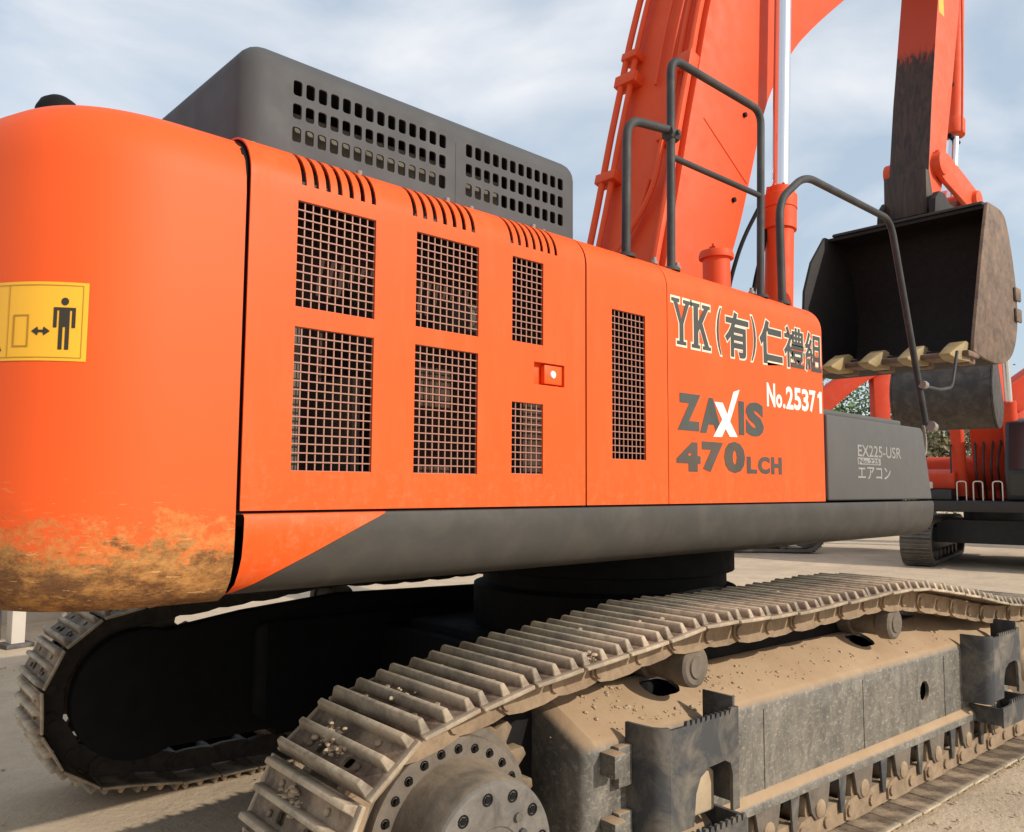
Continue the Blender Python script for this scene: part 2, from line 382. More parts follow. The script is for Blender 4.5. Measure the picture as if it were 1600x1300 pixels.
def text_part(name, body, rect, y, mat, parent, offset=0.0, depth=.0012, shear=0.0, axis=None):
    c = bpy.data.curves.new('t', 'FONT'); c.body = body; c.offset = offset; c.extrude = .01; c.shear = shear; c.resolution_u = 3
    o = bpy.data.objects.new('t', c); col.objects.link(o)
    me = bpy.data.meshes.new_from_object(o.evaluated_get(bpy.context.evaluated_depsgraph_get()))
    bpy.data.objects.remove(o); bpy.data.curves.remove(c)
    xs = [v.co.x for v in me.vertices]; ys = [v.co.y for v in me.vertices]; zs = [v.co.z for v in me.vertices]
    x0, x1, y0, y1 = min(xs), max(xs), min(ys), max(ys); zr = max(1e-6, max(zs)-min(zs))
    for v in me.vertices:
        X = rect[0]+(v.co.x-x0)/(x1-x0)*(rect[1]-rect[0]); Z = rect[2]+(v.co.y-y0)/(y1-y0)*(rect[3]-rect[2])
        v.co = (X, y-(v.co.z-min(zs))/zr*depth, Z)
    me.name = name
    return link(name, me, mat, parent)

# ------------------------------------------------------------ ground
GZ = .08
g = MB()
nn = 40
xs = [-300, -120, -50]+[-25+i*1.6 for i in range(nn)]+[60, 120, 300]
vs = []; fs = []
for i, x in enumerate(xs):
    for j, y in enumerate(xs):
        near = -25 <= x <= 38 and -25 <= y <= 38
        vs.append((x, y+5, GZ-.0+(random.uniform(-.02, .0) if near else 0)))
k = len(xs)
fs = [(i*k+j, (i+1)*k+j, (i+1)*k+j+1, i*k+j+1) for i in range(k-1) for j in range(k-1)]
gr = g.add(vs, fs).build('ground', 'ground_mat', smooth=180, kind='structure')
gr['label'] = 'dusty pale yard ground of packed earth and concrete'

# ============================================================ THE EXCAVATOR
EX = root('excavator', 'large orange crawler excavator with dark grey engine hood, raised boom and muddy tracks', 'excavator', (4.3, 1.35, GZ), bake=1)

# --- undercarriage frame: a along the track, l to the machine's left, z up
ta = rad(-3.0); TA = Vector((math.cos(ta), math.sin(ta), 0)); TN = Vector((-math.sin(ta), math.cos(ta), 0)); TO = Vector((0, -2.3, 0))
LC = 3.815
def TR(a, l_, z): return TO+TA*a+TN*l_+Vector((0, 0, z))
def TL(a, l_, z): return TO+TA*(a-.15)+TN*(2*LC-l_)+Vector((0, 0, z))

def track_path():
    c1 = (1.60, .642); r1 = .481; c2 = (6.72, .575); r2 = .455
    top = catmull([(1.60, 1.123), (1.72, 1.142), (1.9, 1.172), (2.16, 1.198), (2.58, 1.237), (2.83, 1.266), (3.45, 1.254), (4.04, 1.268), (4.68, 1.272), (5.36, 1.184), (6.1, 1.062), (6.72, 1.03)], 5)
    p = top[:-1]
    for i in range(0, 19): th = rad(90-180*i/18); p.append((c2[0]+r2*math.cos(th), c2[1]+r2*math.sin(th)))
    p += catmull([(6.5, .121), (5, .121), (3.2, .121), (2.3, .122), (1.85, .128)], 3)
    for i in range(0, 19): th = rad(-70-200*i/18); p.append((c1[0]+r1*math.cos(th), c1[1]+r1*math.sin(th)))
    return p[:-1]
PATH = track_path()
cum = [0]
for i in range(len(PATH)):
    a, bq = PATH[i], PATH[(i+1) % len(PATH)]; cum.append(cum[-1]+math.hypot(bq[0]-a[0], bq[1]-a[1]))
def at_path(s):
    s %= cum[-1]
    for i in range(len(PATH)):
        if s <= cum[i+1]:
            u = (s-cum[i])/max(1e-9, cum[i+1]-cum[i]); a, bq = PATH[i], PATH[(i+1) % len(PATH)]
            return (a[0]+(bq[0]-a[0])*u, a[1]+(bq[1]-a[1])*u)
NSH = round(cum[-1]/.2286); PITCH = cum[-1]/NSH
stations = []
for i in range(NSH):
    p0 = at_path(i*PITCH+.03); p1 = at_path((i+1)*PITCH+.03)
    stations.append(((p0[0]+p1[0])/2, (p0[1]+p1[1])/2, math.atan2(p1[1]-p0[1], p1[0]-p0[0])))

# shoe: local x along the chain, y across, z outwards (0 = inner face of the plate)
def shoe_mesh():
    mb = MB(); X0, X1, W, T = -.108, .106, .30, .014
    def pos(x, s, off): return (x, s, T+off+(0.003 if x > .1 else 0))
    hol = []
    for sy in (-1, 1):
        y0, y1 = sorted((sy*.055, sy*.115)); hol.append((-.062, -.018, y0, y1, .004, .004, .012))
    panel(mb, X0, X1, [-W, -.275, 0, .275, W], pos, hol, t=T)
    for gx, h in ((-.090, .042), (.000, .036), (.084, .036)):
        bw, tw = .018, .009; yb, yt = .280, .262
        mb.add([(gx-bw, -yb, T-.001), (gx+bw, -yb, T-.001), (gx+bw, yb, T-.001), (gx-bw, yb, T-.001), (gx-tw, -yt, T+h), (gx+tw, -yt, T+h), (gx+tw, yt, T+h), (gx-tw, yt, T+h)],
               [(4, 5, 6, 7), (0, 1, 5, 4), (1, 2, 6, 5), (2, 3, 7, 6), (3, 0, 4, 7), (3, 2, 1, 0)])
    for sy in (-1, 1):
        for bx in (-.045, .045): mb.cyl((bx, sy*.15, T), (bx, sy*.15, T+.012), .013, n=6)
    o = mb.build('shoe', 'track_steel', None, smooth=40, bevel=.003, seg=1)
    return o
shoe0 = shoe_mesh(); SHOE = shoe0.data; bpy.data.objects.remove(shoe0)

LINKP = [(-.150, -.030), (-.09, -.014), (.09, -.014), (.150, -.030), (.155, -.085), (.115, -.118), (.05, -.128), (-.05, -.128), (-.115, -.118), (-.155, -.085)]
def crawler(T, lc, mat):
    mb = MB()
    for i, (a, z, th) in enumerate(stations):
        ca, sa = math.cos(th), math.sin(th)
        def xf(x, y, q, a=a, z=z, ca=ca, sa=sa): return T(a+x*ca-q*sa, lc+y, z+x*sa+q*ca)
        mb.xf = xf
        for sy in (-1, 1):
            off = .012 if i % 2 else 0
            y0, y1 = sorted((sy*(.088+off), sy*(.125+off)))
            mb.prism(LINKP, y0, y1)
            mb.cyl((-.114, sy*.09, -.072), (-.114, sy*.148, -.072), .030, n=10)
        mb.cyl((-.114, -.1, -.072), (-.114, .1, -.072), .035, n=10)
    mb.xf = None
    ch = mb.build('crawler_track', mat, EX, bevel=0)
    for i, (a, z, th) in enumerate(stations):
        o = link('shoe', SHOE, None, ch)
        # outward = left of travel (path runs top front, bottom rear)
        tx = TA*math.cos(th)+Vector((0, 0, math.sin(th))); tz = -TA*math.sin(th)+Vector((0, 0, math.cos(th))); ty = tz.cross(tx)
        p = T(a, lc, z); j = random.uniform(-.006, .006)
        mw = Matrix(((tx.x, ty.x, tz.x, p.x), (tx.y, ty.y, tz.y, p.y), (tx.z, ty.z, tz.z, p.z), (0, 0, 0, 1)))
        o.matrix_local = mw @ Matrix.Rotation(random.uniform(-.018, .018), 4, 'Y') @ Matrix.Translation((0, j, 0))
    return ch
chR = crawler(TR, 2.37, 'link_steel'); chL = crawler(TL, 2.37, 'link_shaded')  # far chain takes the shade-darkened steel

# mud caked on the shoes
def clod(mb, c, r, sq=.6):
    vs = []; n1_, n2_ = 4, 6
    ph = random.random()*6
    for i in range(1, n1_):
        for j in range(n2_):
            th = math.pi*i/n1_; q = ph+2*math.pi*j/n2_; rr = r*random.uniform(.7, 1.25)
            vs.append((c[0]+rr*math.sin(th)*math.cos(q), c[1]+rr*math.sin(th)*math.sin(q), c[2]+rr*sq*math.cos(th)))
    vs += [(c[0], c[1], c[2]+r*sq), (c[0], c[1], c[2]-r*sq)]; k = len(vs)
    fs = [((i)*n2_+j, (i)*n2_+(j+1) % n2_, (i+1)*n2_+(j+1) % n2_, (i+1)*n2_+j) for i in range(n1_-2) for j in range(n2_)]
    fs += [(j, k-2, (j+1) % n2_) for j in range(n2_)]+[((n1_-2)*n2_+(j+1) % n2_, k-1, (n1_-2)*n2_+j) for j in range(n2_)]
    mb.add(vs, fs)
mb = MB()
for i, (a, z, th) in enumerate(stations):
    if a < 6.2 and z > .75:
        ca, sa = math.cos(th), math.sin(th)
        for c_ in range(random.choice([0, 1, 1, 2, 3, 4])):
            cx_, cy_ = random.uniform(-.06, .06), random.gauss(.02, .09)
            for q in range(random.randint(12, 70)):
                x, y = cx_+random.gauss(0, .016), cy_+random.gauss(0, .028)
                if abs(y) > .28 or abs(x) > .11: continue
                h = .014+abs(random.gauss(0, .010))
                clod(mb, TR(a+x*ca-h*sa, 2.37+y, z+x*sa+h*ca), random.choice([.003, .005, .006, .009, .013]))
mb.build('dried_mud', 'mud', chR, smooth=25, kind='stuff')

# --- track frames
def sector_poly(n_teeth, r0, r1, c):
    out = []
    for i in range(n_teeth):
        for f, r in ((0.0, r0), (.18, r0), (.36, r1), (.62, r1), (.80, r0)):
            th = 2*math.pi*(i+f)/n_teeth; out.append((c[0]+r*math.cos(th), c[1]+r*math.sin(th)))
    return out
def frame(T, guards):
    pts = [(2.252, .395), (2.252, .820), (2.262, .848), (2.285, .866), (2.53, .982), (2.72, .990), (2.735, .97), (2.735, .40)]
    # profile runs up the outer face then inwards; normals to the outside
    ss, ev = prof_fn(pts)
    def pos(x, s, off):
        p, nv = ev(s); return T(x, p.x-nv.x*(-off) if False else p.x+(-nv.x)*off, p.y+(-nv.y)*off)
    s_top0, s_top1 = ss[3], ss[4]
    hol = []
    for ra in (2.90, 4.70): hol.append((ra-.08, ra+.15, s_top0+.125, s_top1-.002, .010, .004, .06))
    hol.append((5.00, 5.16, ss[0]+.165, ss[0]+.325, .02, .02, .059))
    mb = MB(); panel(mb, 2.32, 6.35, ss, pos, hol, t=.02, xs=[2.6, 3.4, 3.8, 4.2, 5.6, 6.0], inner=False)
    n = len(pts); cap = [pos(2.32, s, 0) for s in ss]; cap2 = [pos(6.35, s, 0) for s in ss]
    # rounded rear nose: end plate set back behind a bent strip
    def nz_(x, f): return [T(x, p_[0]+(2.50-p_[0])*f, p_[1]+(.70-p_[1])*f) for p_ in pts]
    nose = nz_(2.285, .05); nose2 = nz_(2.262, .16)
    mb.add(cap+nose+nose2, [(i, i+1, n+i+1, n+i) for i in range(n-1)]+[(n+i, n+i+1, 2*n+i+1, 2*n+i) for i in range(n-1)]+[tuple(range(2*n, 3*n))])
    mb.add(cap2, [tuple(range(n))])
    fr = mb.build('track_frame', 'frame_paint' if guards else 'black_and_shade', EX, smooth=50, recalc=True)  # far frame coloured near-black in place of shade
    gp = [(1.62+.36*math.cos(rad(q)), .655+.36*math.sin(rad(q))) for q in range(70, 300, 12)]+[(2.4, .33), (6.5, .33), (6.6, .9), (5.3, 1.02), (4.7, 1.085), (4.0, 1.09), (2.85, 1.115), (2.2, 1.06)]
    mb = MB(T); mb.prism(gp, 2.56, 2.66); mb.build('dark_filler', 'black_and_shade', fr, bevel=.01)  # black plate added so the space inside the chain stays dark
    mb = MB(T); mb.prism([(2.252, .455), (2.215, .425), (2.205, .385), (2.30, .375), (2.30, .455)], 2.36, 6.4, ax='x')
    mb.build('lower_rail', 'frame_paint', fr, bevel=.006)
    mb = MB(T); mb.box(2.4, 6.3, 2.30, 2.70, .30, .80); mb.build('frame_core', 'black_and_shade', fr)
    for k in range(9):                                 # track rollers with their hangers
        a = 2.52+k*.44
        mb = MB(T); mb.cyl((a, 2.245, .275), (a, 2.50, .275), .098, n=18); mb.cyl((a, 2.215, .275), (a, 2.246, .275), .045, n=12)
        mb.build('track_roller', 'link_steel', fr, bevel=.006)
        mb = MB(T); mb.prism([(a-.105, .392), (a+.105, .392), (a+.075, .27), (a+.035, .225), (a-.035, .225), (a-.075, .27)], 2.222, 2.242)
        mb.build('roller_hanger', 'drive_steel', fr, bevel=.004)
    for k in range(8):
        a = 2.74+k*.44
        mb = MB(T); mb.prism([(a-.030, .392), (a+.052, .392), (a+.018, .20), (a-.012, .20)], 2.226, 2.240); mb.build('guide_fin', 'guard_grey', fr, bevel=.003)
    for ra in (2.92, 4.73):                            # carrier rollers
        mb = MB(T)
        mb.revolve([(0, 0), (.048, 0), (.052, .008), (.075, .008), (.088, .018), (.092, .05), (.092, .085), (.078, .095), (.074, .24), (.09, .25), (.09, .32), (0, .32)], (ra, 2.235, 1.068), (0, 1, 0), 28)
        mb.build('carrier_roller', 'drive_steel', fr)
        mb = MB(T); mb.prism([(ra-.05, .90), (ra+.05, .90), (ra+.04, 1.06), (ra-.04, 1.06)], 2.56, 2.64); mb.build('roller_bracket', 'black_and_shade', fr)
    mb = MB(T); mb.revolve([(0, 0), (.10, 0), (.12, .02), (.30, .03), (.33, .05), (.335, .16), (.38, .165), (.385, .2), (.385, .24), (.2, .26), (0, .26)], (6.72, 2.24, .575), (0, 1, 0), 40)
    mb.build('idler', 'sprocket_steel', fr)
    for wa in (3.42, 4.35, 5.35):
        mb = MB(T); mb.tube([(wa, 2.2505, .45+.03*q) for q in range(13)], [.0028+.0012*((q*7) % 3)/2 for q in range(13)], 6); mb.build('weld_bead', 'frame_paint', fr)
    # small lugs at the rear corner
    for z0 in (.745, .50):
        mb = MB(T); mb.box(2.335, 2.40, 2.175, 2.252, z0, z0+.085); mb.box(2.40, 2.475, 2.215, 2.253, z0-.055, z0+.095)
        mb.cyl((2.43, 2.205, z0+.05), (2.43, 2.216, z0+.05), .012, n=8); mb.cyl((2.43, 2.205, z0), (2.43, 2.216, z0), .012, n=8)
        mb.build('lug', 'frame_paint', fr, bevel=.004)
    if guards:
        for da in (0, 3.13):
            def T2(a, l_, z, da=da): return T(a+da, l_, z)
            # upper step: bent plate with an arched opening and a toothed tread edge
            a0, a1, zt, zb = 2.545, 2.985, .905, .520
            poly = [(a0, zb)]+[(a0, zt-.0)]
            k = 9; x = a0+.10; st = (a1-.055-x)/k
            for i in range(k):
                poly += [(x+st*i, zt), (x+st*(i+.12), zt+.016), (x+st*(i+.62), zt+.016), (x+st*(i+.72), zt-.004)]
            poly += [(a1-.05, zt+.022), (a1, zt+.022), (a1, zb)]
            arch = [(a1-.045, zb), (a1-.045, .665), (a1-.060, .712), (a1-.095, .728), (a1-.20, .722), (a1-.255, .695), (a1-.285, .64), (a1-.30, zb)]
            mb = MB(T2); mb.prism(poly+arch, 2.085, 2.100)
            st_ = mb.build('step', 'guard_grey', fr, bevel=0)
            mb = MB(T2); rail = [(a0, 2.0855), (a0-.03, 2.098), (a0-.05, 2.13), (a0-.062, 2.20), (a0-.065, 2.256), (a0-.05, 2.256), (a0-.046, 2.20), (a0-.036, 2.14), (a0-.02, 2.112), (a0+.001, 2.0995)]
            mb.prism(rail, zb-.02, zt+.01, ax='z'); mb.build('step_side', 'guard_grey', fr, smooth=60)
            mb = MB(T2); mb.box(a1-.016, a1-.001, 2.101, 2.256, zb+.02, zt+.06); mb.build('step_side', 'guard_grey', fr, bevel=.003)
            # pale boss inside the arch
            mb = MB(T2); mb.prism([(a1-.34, .50), (a1-.05, .50), (a1-.05, .66), (a1-.10, .69), (a1-.17, .66)], 2.17, 2.256); mb.build('boss', 'frame_top', fr, bevel=.015, seg=3)
            # lower step
            zt2 = .50; poly = [(a0+.02, .36), (a0+.02, zt2-.02), (a0+.14, zt2-.02)]
            x = a0+.16; k = 8; st = (a1+.005-x)/k
            for i in range(k): poly += [(x+st*i, zt2-.012), (x+st*(i+.15), zt2+.012), (x+st*(i+.6), zt2+.012), (x+st*(i+.75), zt2-.012)]
            poly += [(a1+.005, zt2-.01), (a1+.005, .36)]
            mb = MB(T2); mb.prism(poly, 2.050, 2.064); mb.build('step', 'guard_grey', fr)
            mb = MB(T2); mb.box(a0+.02, a0+.034, 2.0645, 2.26, .37, .475); mb.box(a1-.015, a1+.004, 2.0645, 2.26, .38, .50); mb.box(a0+.036, a1-.016, 2.0645, 2.25, .37, .384)
            mb.build('step_side', 'guard_grey', fr)
    # sprocket and final drive
    mb = MB(T); c = (1.65, .688)
    poly = sector_poly(21, .375, .428, c); mb.prism(poly, 2.34, 2.405); mb.build('sprocket', 'sprocket_steel', EX, bevel=.006)
    mb = MB(T)
    mb.revolve([(.236, .012), (.241, .03), (.245, .10), (.249, .17), (.253, .195), (.256, .210), (.300, .212), (.318, .218), (.322, .232), (.322, .250), (.350, .256), (.350, .275), (0.2, .276), (.2, .42)], (c[0], 2.035, c[1]), (0, 1, 0), 64)
    fd = mb.build('final_drive', 'drive_steel', EX, smooth=30)
    mb = MB(T); mb.revolve([(0, .004), (.10, .004), (.104, 0), (.222, 0), (.231, .003), (.236, .012)], (c[0], 2.035, c[1]), (0, 1, 0), 64); mb.build('hub_cover', 'hub_steel', fd)
    for nb, rb, rr, l0, ln in ((12, .194, .0145, 2.035, .004), (26, .284, .0115, 2.247, .014)):
        for i in range(nb):
            th = 2*math.pi*(i+.3)/nb; x, z = c[0]+rb*math.cos(th), c[1]+rb*math.sin(th)
            mb = MB(T); mb.revolve([(rr*1.35, -.001), (rr*1.35, -.003), (rr*1.02, -.003), (rr*1.0, -.001)], (x, l0, z), (0, 1, 0), 12)
            mb.cyl((x, l0+.001, z), (x, l0-ln, z), rr*.8, n=6); mb.build('bolt', 'black_and_shade', fd)
    for i in range(3):
        th = rad(52-22*i); x, z = c[0]+(.145-.02*i)*math.cos(th), c[1]+(.145-.02*i)*math.sin(th)
        mb = MB(T); mb.cyl((x, 2.04, z), (x, 2.024, z), .014, n=8); mb.build('plug', 'guard_grey', fd)
    return fr
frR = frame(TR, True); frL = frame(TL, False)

mb = MB()
for _ in range(420):
    a_ = random.gauss(2.95, .25) if random.random() < .6 else random.uniform(2.4, 5.6); l_ = random.uniform(2.29, 2.52)
    if abs(a_-2.92) < .19 and l_ > 2.33 or abs(a_-4.72) < .2 and l_ > 2.33: continue
    clod(mb, TR(a_, l_, .868+(l_-2.285)*.474), random.choice([.003, .004, .005, .008, .011]))
mb.build('dried_mud', 'mud', frR, smooth=25, kind='stuff')
# --- lower carriage body and swing bearing
sx, sy = 4.25, 1.36
mb = MB(); mb.revolve([(0, .95), (.84, .95), (.86, 1.0), (.86, 1.20), (.80, 1.22), (.80, 1.30), (.85, 1.31), (.85, 1.42), (.82, 1.50), (0, 1.50)], (sx, sy, 0), (0, 0, 1), 48)
mb.build('swing_bearing', 'black_and_shade', EX)
mb = MB(lambda a, l_, z: TR(a, l_, z))
mb.prism([(3.0, .45), (5.3, .45), (5.2, .95), (3.1, .95)], 2.9, 4.75)
for a in (2.95, 5.0):
    mb.prism([(a, .42), (a+.45, .42), (a+.40, .9), (a+.05, .9)], 2.66, 5.0)
mb.build('carriage_body', 'black_and_shade', EX, bevel=.03)  # near-black colour doubles for the shade below the house

# --- upper frame (deck below the panels)
mb = MB(); mb.box(.95, 6.1, .16, 2.62, 1.50, 1.60); mb.box(1.1, 6.0, .95, 1.15, 1.38, 1.5); mb.box(1.1, 6.0, 1.65, 1.85, 1.38, 1.5)
mb.build('revolving_frame', 'black_and_shade', EX, bevel=.02)
mb = MB(); mb.box(1.12, 4.60, .42, 2.55, 1.60, 2.885); mb.build('engine_bay', 'dark_inside', EX)
mb = MB(); mb.box(4.60, 6.0, .8, .86, 1.6, 2.2); mb.build('tank_wall', 'black_and_shade', EX)
mb = MB(); mb.box(1.10, 1.33, .16, .40, 1.70, 2.42); mb.box(1.66, 1.76, .12, .40, 1.75, 2.6); mb.cyl((2.0, .25, 2.5), (2.3, .25, 2.5), .07, n=14)
mb.box(1.50, 1.53, .10, .40, 1.7, 2.2); mb.build('radiator_core', 'inner_sheet', EX)

# counterweight
def cw_contour():
    pts = [(1.055, 0.0), (.98, 0.0)]
    # corner blends from the side into the rear arc around the swing centre
    ctrl = [(.96, 0.0), (.80, .004), (.66, .040), (.545, .115), (.465, .225), (.415, .36)]
    for i in range(len(ctrl)-1): pass
    c = catmull([(1.055, 0.0)]+ctrl+[(.38, .54), (.345, .8), (.32, 1.1), (.31, 1.36)], 4)
    half = c
    full = half+[(x, 2.72-y) for x, y in reversed(half[:-1])]
    return full
CW = cw_contour()
prof = [(.17, 1.478), (.10, 1.488), (.052, 1.512), (.020, 1.555), (.004, 1.61), (0, 1.68), (0, 2.2), (0, 2.70), (.004, 2.75), (.018, 2.805), (.05, 2.855), (.095, 2.888), (.16, 2.908), (.30, 2.918), (.45, 2.92)]
def offset_contour(c, d):
    out = []; n = len(c)
    for i, p in enumerate(c):
        a, bq = c[max(i-1, 0)], c[min(i+1, n-1)]
        tx, ty = bq[0]-a[0], bq[1]-a[1]; q = math.hypot(tx, ty); nx, ny = ty/q, -tx/q     # outward is to the left when walking from the near side round the rear
        if i in (0, n-1): nx = 0; ny = -1 if i == 0 else 1
        out.append((p[0]-d*abs(nx)*(1 if nx < 0 else -1) if False else p[0]-d*(-abs(nx)), p[1]-d*ny if i not in (0, n-1) else p[1]-d*ny))
    return out
def offset2(c, d):
    cx_, cy_ = 1.5, 1.36; out = []; n = len(c)
    for i, p in enumerate(c):
        a, bq = c[max(i-1, 0)], c[min(i+1, n-1)]
        tx, ty = bq[0]-a[0], bq[1]-a[1]; q = math.hypot(tx, ty); nx, ny = ty/q, -tx/q
        if nx*(p[0]-cx_)+ny*(p[1]-cy_) < 0: nx, ny = -nx, -ny
        if i in (0, n-1): nx, ny = 0, (-1 if i == 0 else 1)
        out.append((p[0]-d*nx, p[1]-d*ny))
    return out
mb = MB(); rings = [[(x, y, z) for x, y in offset2(CW, d)] for d, z in prof]; n = len(CW); vs = [p for r in rings for p in r]; fs = []
for i in range(len(rings)-1):
    for j in range(n-1): fs.append((i*n+j, i*n+j+1, (i+1)*n+j+1, (i+1)*n+j))
fs.append(tuple(range(n))); fs.append(tuple((len(rings)-1)*n+j for j in range(n)))
fs.append(tuple([i*n for i in range(len(rings))]+[i*n+n-1 for i in reversed(range(len(rings)))]))
cw = mb.add(vs, fs).build('counterweight', 'orange_muddy', EX, smooth=40, label='rounded orange counterweight smeared with mud along its foot')
mb = MB(); mb.revolve([(0, 3.15), (.03, 3.147), (.055, 3.13), (.07, 3.10), (.072, 2.91), (0, 2.91)], (.72, .76, 0), (0, 0, 1), 18)
mb.build('rear_lamp', 'black_and_shade', cw)

# warning sticker wrapped round the counterweight corner: s measured along the contour from the near end
cl = [0]
for i in range(1, n): cl.append(cl[-1]+math.hypot(CW[i][0]-CW[i-1][0], CW[i][1]-CW[i-1][1]))
def cw_at(s, z, off):
    for i in range(n-1):
        if s <= cl[i+1]:
            u = (s-cl[i])/(cl[i+1]-cl[i]); x = CW[i][0]+(CW[i+1][0]-CW[i][0])*u; y = CW[i][1]+(CW[i+1][1]-CW[i][1])*u
            tx, ty = CW[i+1][0]-CW[i][0], CW[i+1][1]-CW[i][1]; q = math.hypot(tx, ty)
            return (x+off*(-ty/q)*(-1 if False else 1)*(1 if tx > 0 else 1)*(1 if False else 1) if False else x-off*abs(ty/q), y-off*abs(tx/q), z)
def wrap_poly(mb, poly, off):      # polygon in (s,z), thin slab
    mb.add([cw_at(s, z, off) for s, z in poly], [tuple(range(len(poly)))])
def wrap_rect(mb, s0, s1, z0, z1, off, k=10):
    ssx = [s0+(s1-s0)*i/k for i in range(k+1)]
    mb.add([cw_at(s, z0, off) for s in ssx]+[cw_at(s, z1, off) for s in ssx], [(i, i+1, k+2+i, k+1+i) for i in range(k)])
STK = dict(s0=.412, z0=2.150, z1=2.360)
s0 = STK['s0']
mb = MB(); wrap_rect(mb, s0, s0+.50, 2.150, 2.360, .002, 24); stk = mb.build('warning_sticker', 'yellow', cw, recalc=False)
mb = MB(); o_ = .0032
wrap_rect(mb, s0+.012, s0+.014, 2.158, 2.352, o_, 1); wrap_rect(mb, s0+.014, s0+.48, 2.350, 2.352, o_, 20); wrap_rect(mb, s0+.014, s0+.48, 2.158, 2.160, o_, 20)
wrap_rect(mb, s0+.204, s0+.206, 2.160, 2.350, o_, 1)
for (a0, a1, b0, b1) in ((.146, .150, 2.186, 2.272), (.186, .190, 2.186, 2.272), (.150, .186, 2.268, 2.272), (.150, .186, 2.186, 2.190)): wrap_rect(mb, s0+a0, s0+a1, b0, b1, o_, 2)
mb.build('sticker_frame', 'sticker_line', cw, recalc=False)
mb = MB(); mc = s0+.056; zc = 2.180
def mr(a0, a1, b0, b1): wrap_rect(mb, mc+a0, mc+a1, zc+b0, zc+b1, o_, 2)
mr(-.013, .013, .060, .112); mr(-.027, -.018, .058, .112); mr(.018, .027, .058, .112); mr(-.018, -.013, .104, .112); mr(.013, .018, .104, .112)
mr(-.013, -.003, 0, .060); mr(.003, .013, 0, .060)
wrap_poly(mb, [(mc+.0095*math.cos(k*.5236), zc+.128+.0105*math.sin(k*.5236)) for k in range(12)], o_)
mb.build('pictogram', 'sticker_black', cw, recalc=False); mb = MB()
za = 2.228; wrap_rect(mb, s0+.100, s0+.128, za-.0035, za+.0035, o_, 2)
for (tip, bx) in ((.090, .106), (.138, .122)): wrap_poly(mb, [(s0+tip, za), (s0+bx, za+.012), (s0+bx-.003*(1 if bx < tip else -1), za), (s0+bx, za-.012)], o_)
mb.build('pictogram', 'sticker_black', cw, recalc=False); mb = MB()
for q in range(16):
    u0, u1 = q/16, (q+1)/16; h0, h1 = (1-abs(2*u0-1))*.114, (1-abs(2*u1-1))*.114
    wrap_poly(mb, [(s0+.222+.128*u0, 2.176), (s0+.222+.128*u1, 2.176), (s0+.222+.128*u1, 2.176+h1), (s0+.222+.128*u0, 2.176+h0)] if 0 < q < 15 else ([(s0+.222, 2.176), (s0+.222+.128*u1, 2.176), (s0+.222+.128*u1, 2.176+h1)] if q == 0 else [(s0+.222+.128*u0, 2.176), (s0+.35, 2.176), (s0+.222+.128*u0, 2.176+h0)]), o_)
mb.build('pictogram', 'sticker_black', cw, recalc=False)

# side panels: vertical side, rounded shoulder, top lip
ZB, ZS, RT = 1.754, 2.765, .150
ppts = [(0.0, ZB), (0.0, 2.0), (0, 2.4), (0.0, 2.70)]+[(RT-RT*math.cos(rad(a)), ZS+RT*math.sin(rad(a))) for a in (0, 10, 20, 30, 40, 50, 60, 70, 80, 90)]+[(.30, ZS+RT+.001), (.50, ZS+RT+.001)]
pss, pev = prof_fn(ppts)
def ppos(x, s, off):
    p, nv = pev(s); return (x, p.x+(-nv.x)*off if False else p.x-abs(nv.x)*off, p.y+max(0, -nv.y)*off if nv.y < 0 else p.y+nv.y*off)
def ppos(x, s, off):
    p, nv = pev(s); nx = -abs(nv.x); nz = abs(nv.y); return (x, p.x+nx*off, p.y+nz*off)
zs_ = lambda z: z-ZB
def slots(x0, x1, k):
    out = []; st = (x1-x0)/k
    for i in range(k): out.append((x0+st*i+.004, x0+st*i+st*.50, zs_(2.772), pss[12]))
    return out
G = [(1.225, 1.515, 2.382, 2.720), (1.230, 1.517, 1.873, 2.320), (1.684, 1.972, 2.382, 2.720), (1.688, 1.976, 1.873, 2.321), (2.143, 2.313, 2.390, 2.724), (2.148, 2.317, 1.878, 2.155)]
holes = [(a, bq, zs_(c), zs_(d)) for a, bq, c, d in G]
holes[1] = (1.225, 1.515, zs_(1.873), zs_(2.32)); holes[3] = (1.684, 1.972, zs_(1.873), zs_(2.32)); holes[5] = (2.143, 2.313, zs_(1.878), zs_(2.155))
G = [(h[0], h[1], h[2]+ZB, h[3]+ZB) for h in holes]
lock = (2.262, 2.436, zs_(2.232), zs_(2.322))
mb = MB(); panel(mb, 1.068, 2.563, pss, ppos, holes+slots(1.232, 1.535, 7)+slots(1.662, 1.975, 7)+slots(2.128, 2.415, 7)+[lock], t=.006)
door = mb.build('engine_door', 'orange_paint', EX, smooth=25)
mb = MB(); panel(mb, 2.573, 3.133, pss, ppos, [(2.736, 2.970, zs_(1.950), zs_(2.606))], t=.006); pdoor = mb.build('pump_door', 'orange_paint', EX, smooth=25)
mb = MB(); panel(mb, 3.139, 4.655, pss, ppos, (), t=.006)
tankp = mb.build('tank_panel', 'orange_paint', EX, smooth=25)
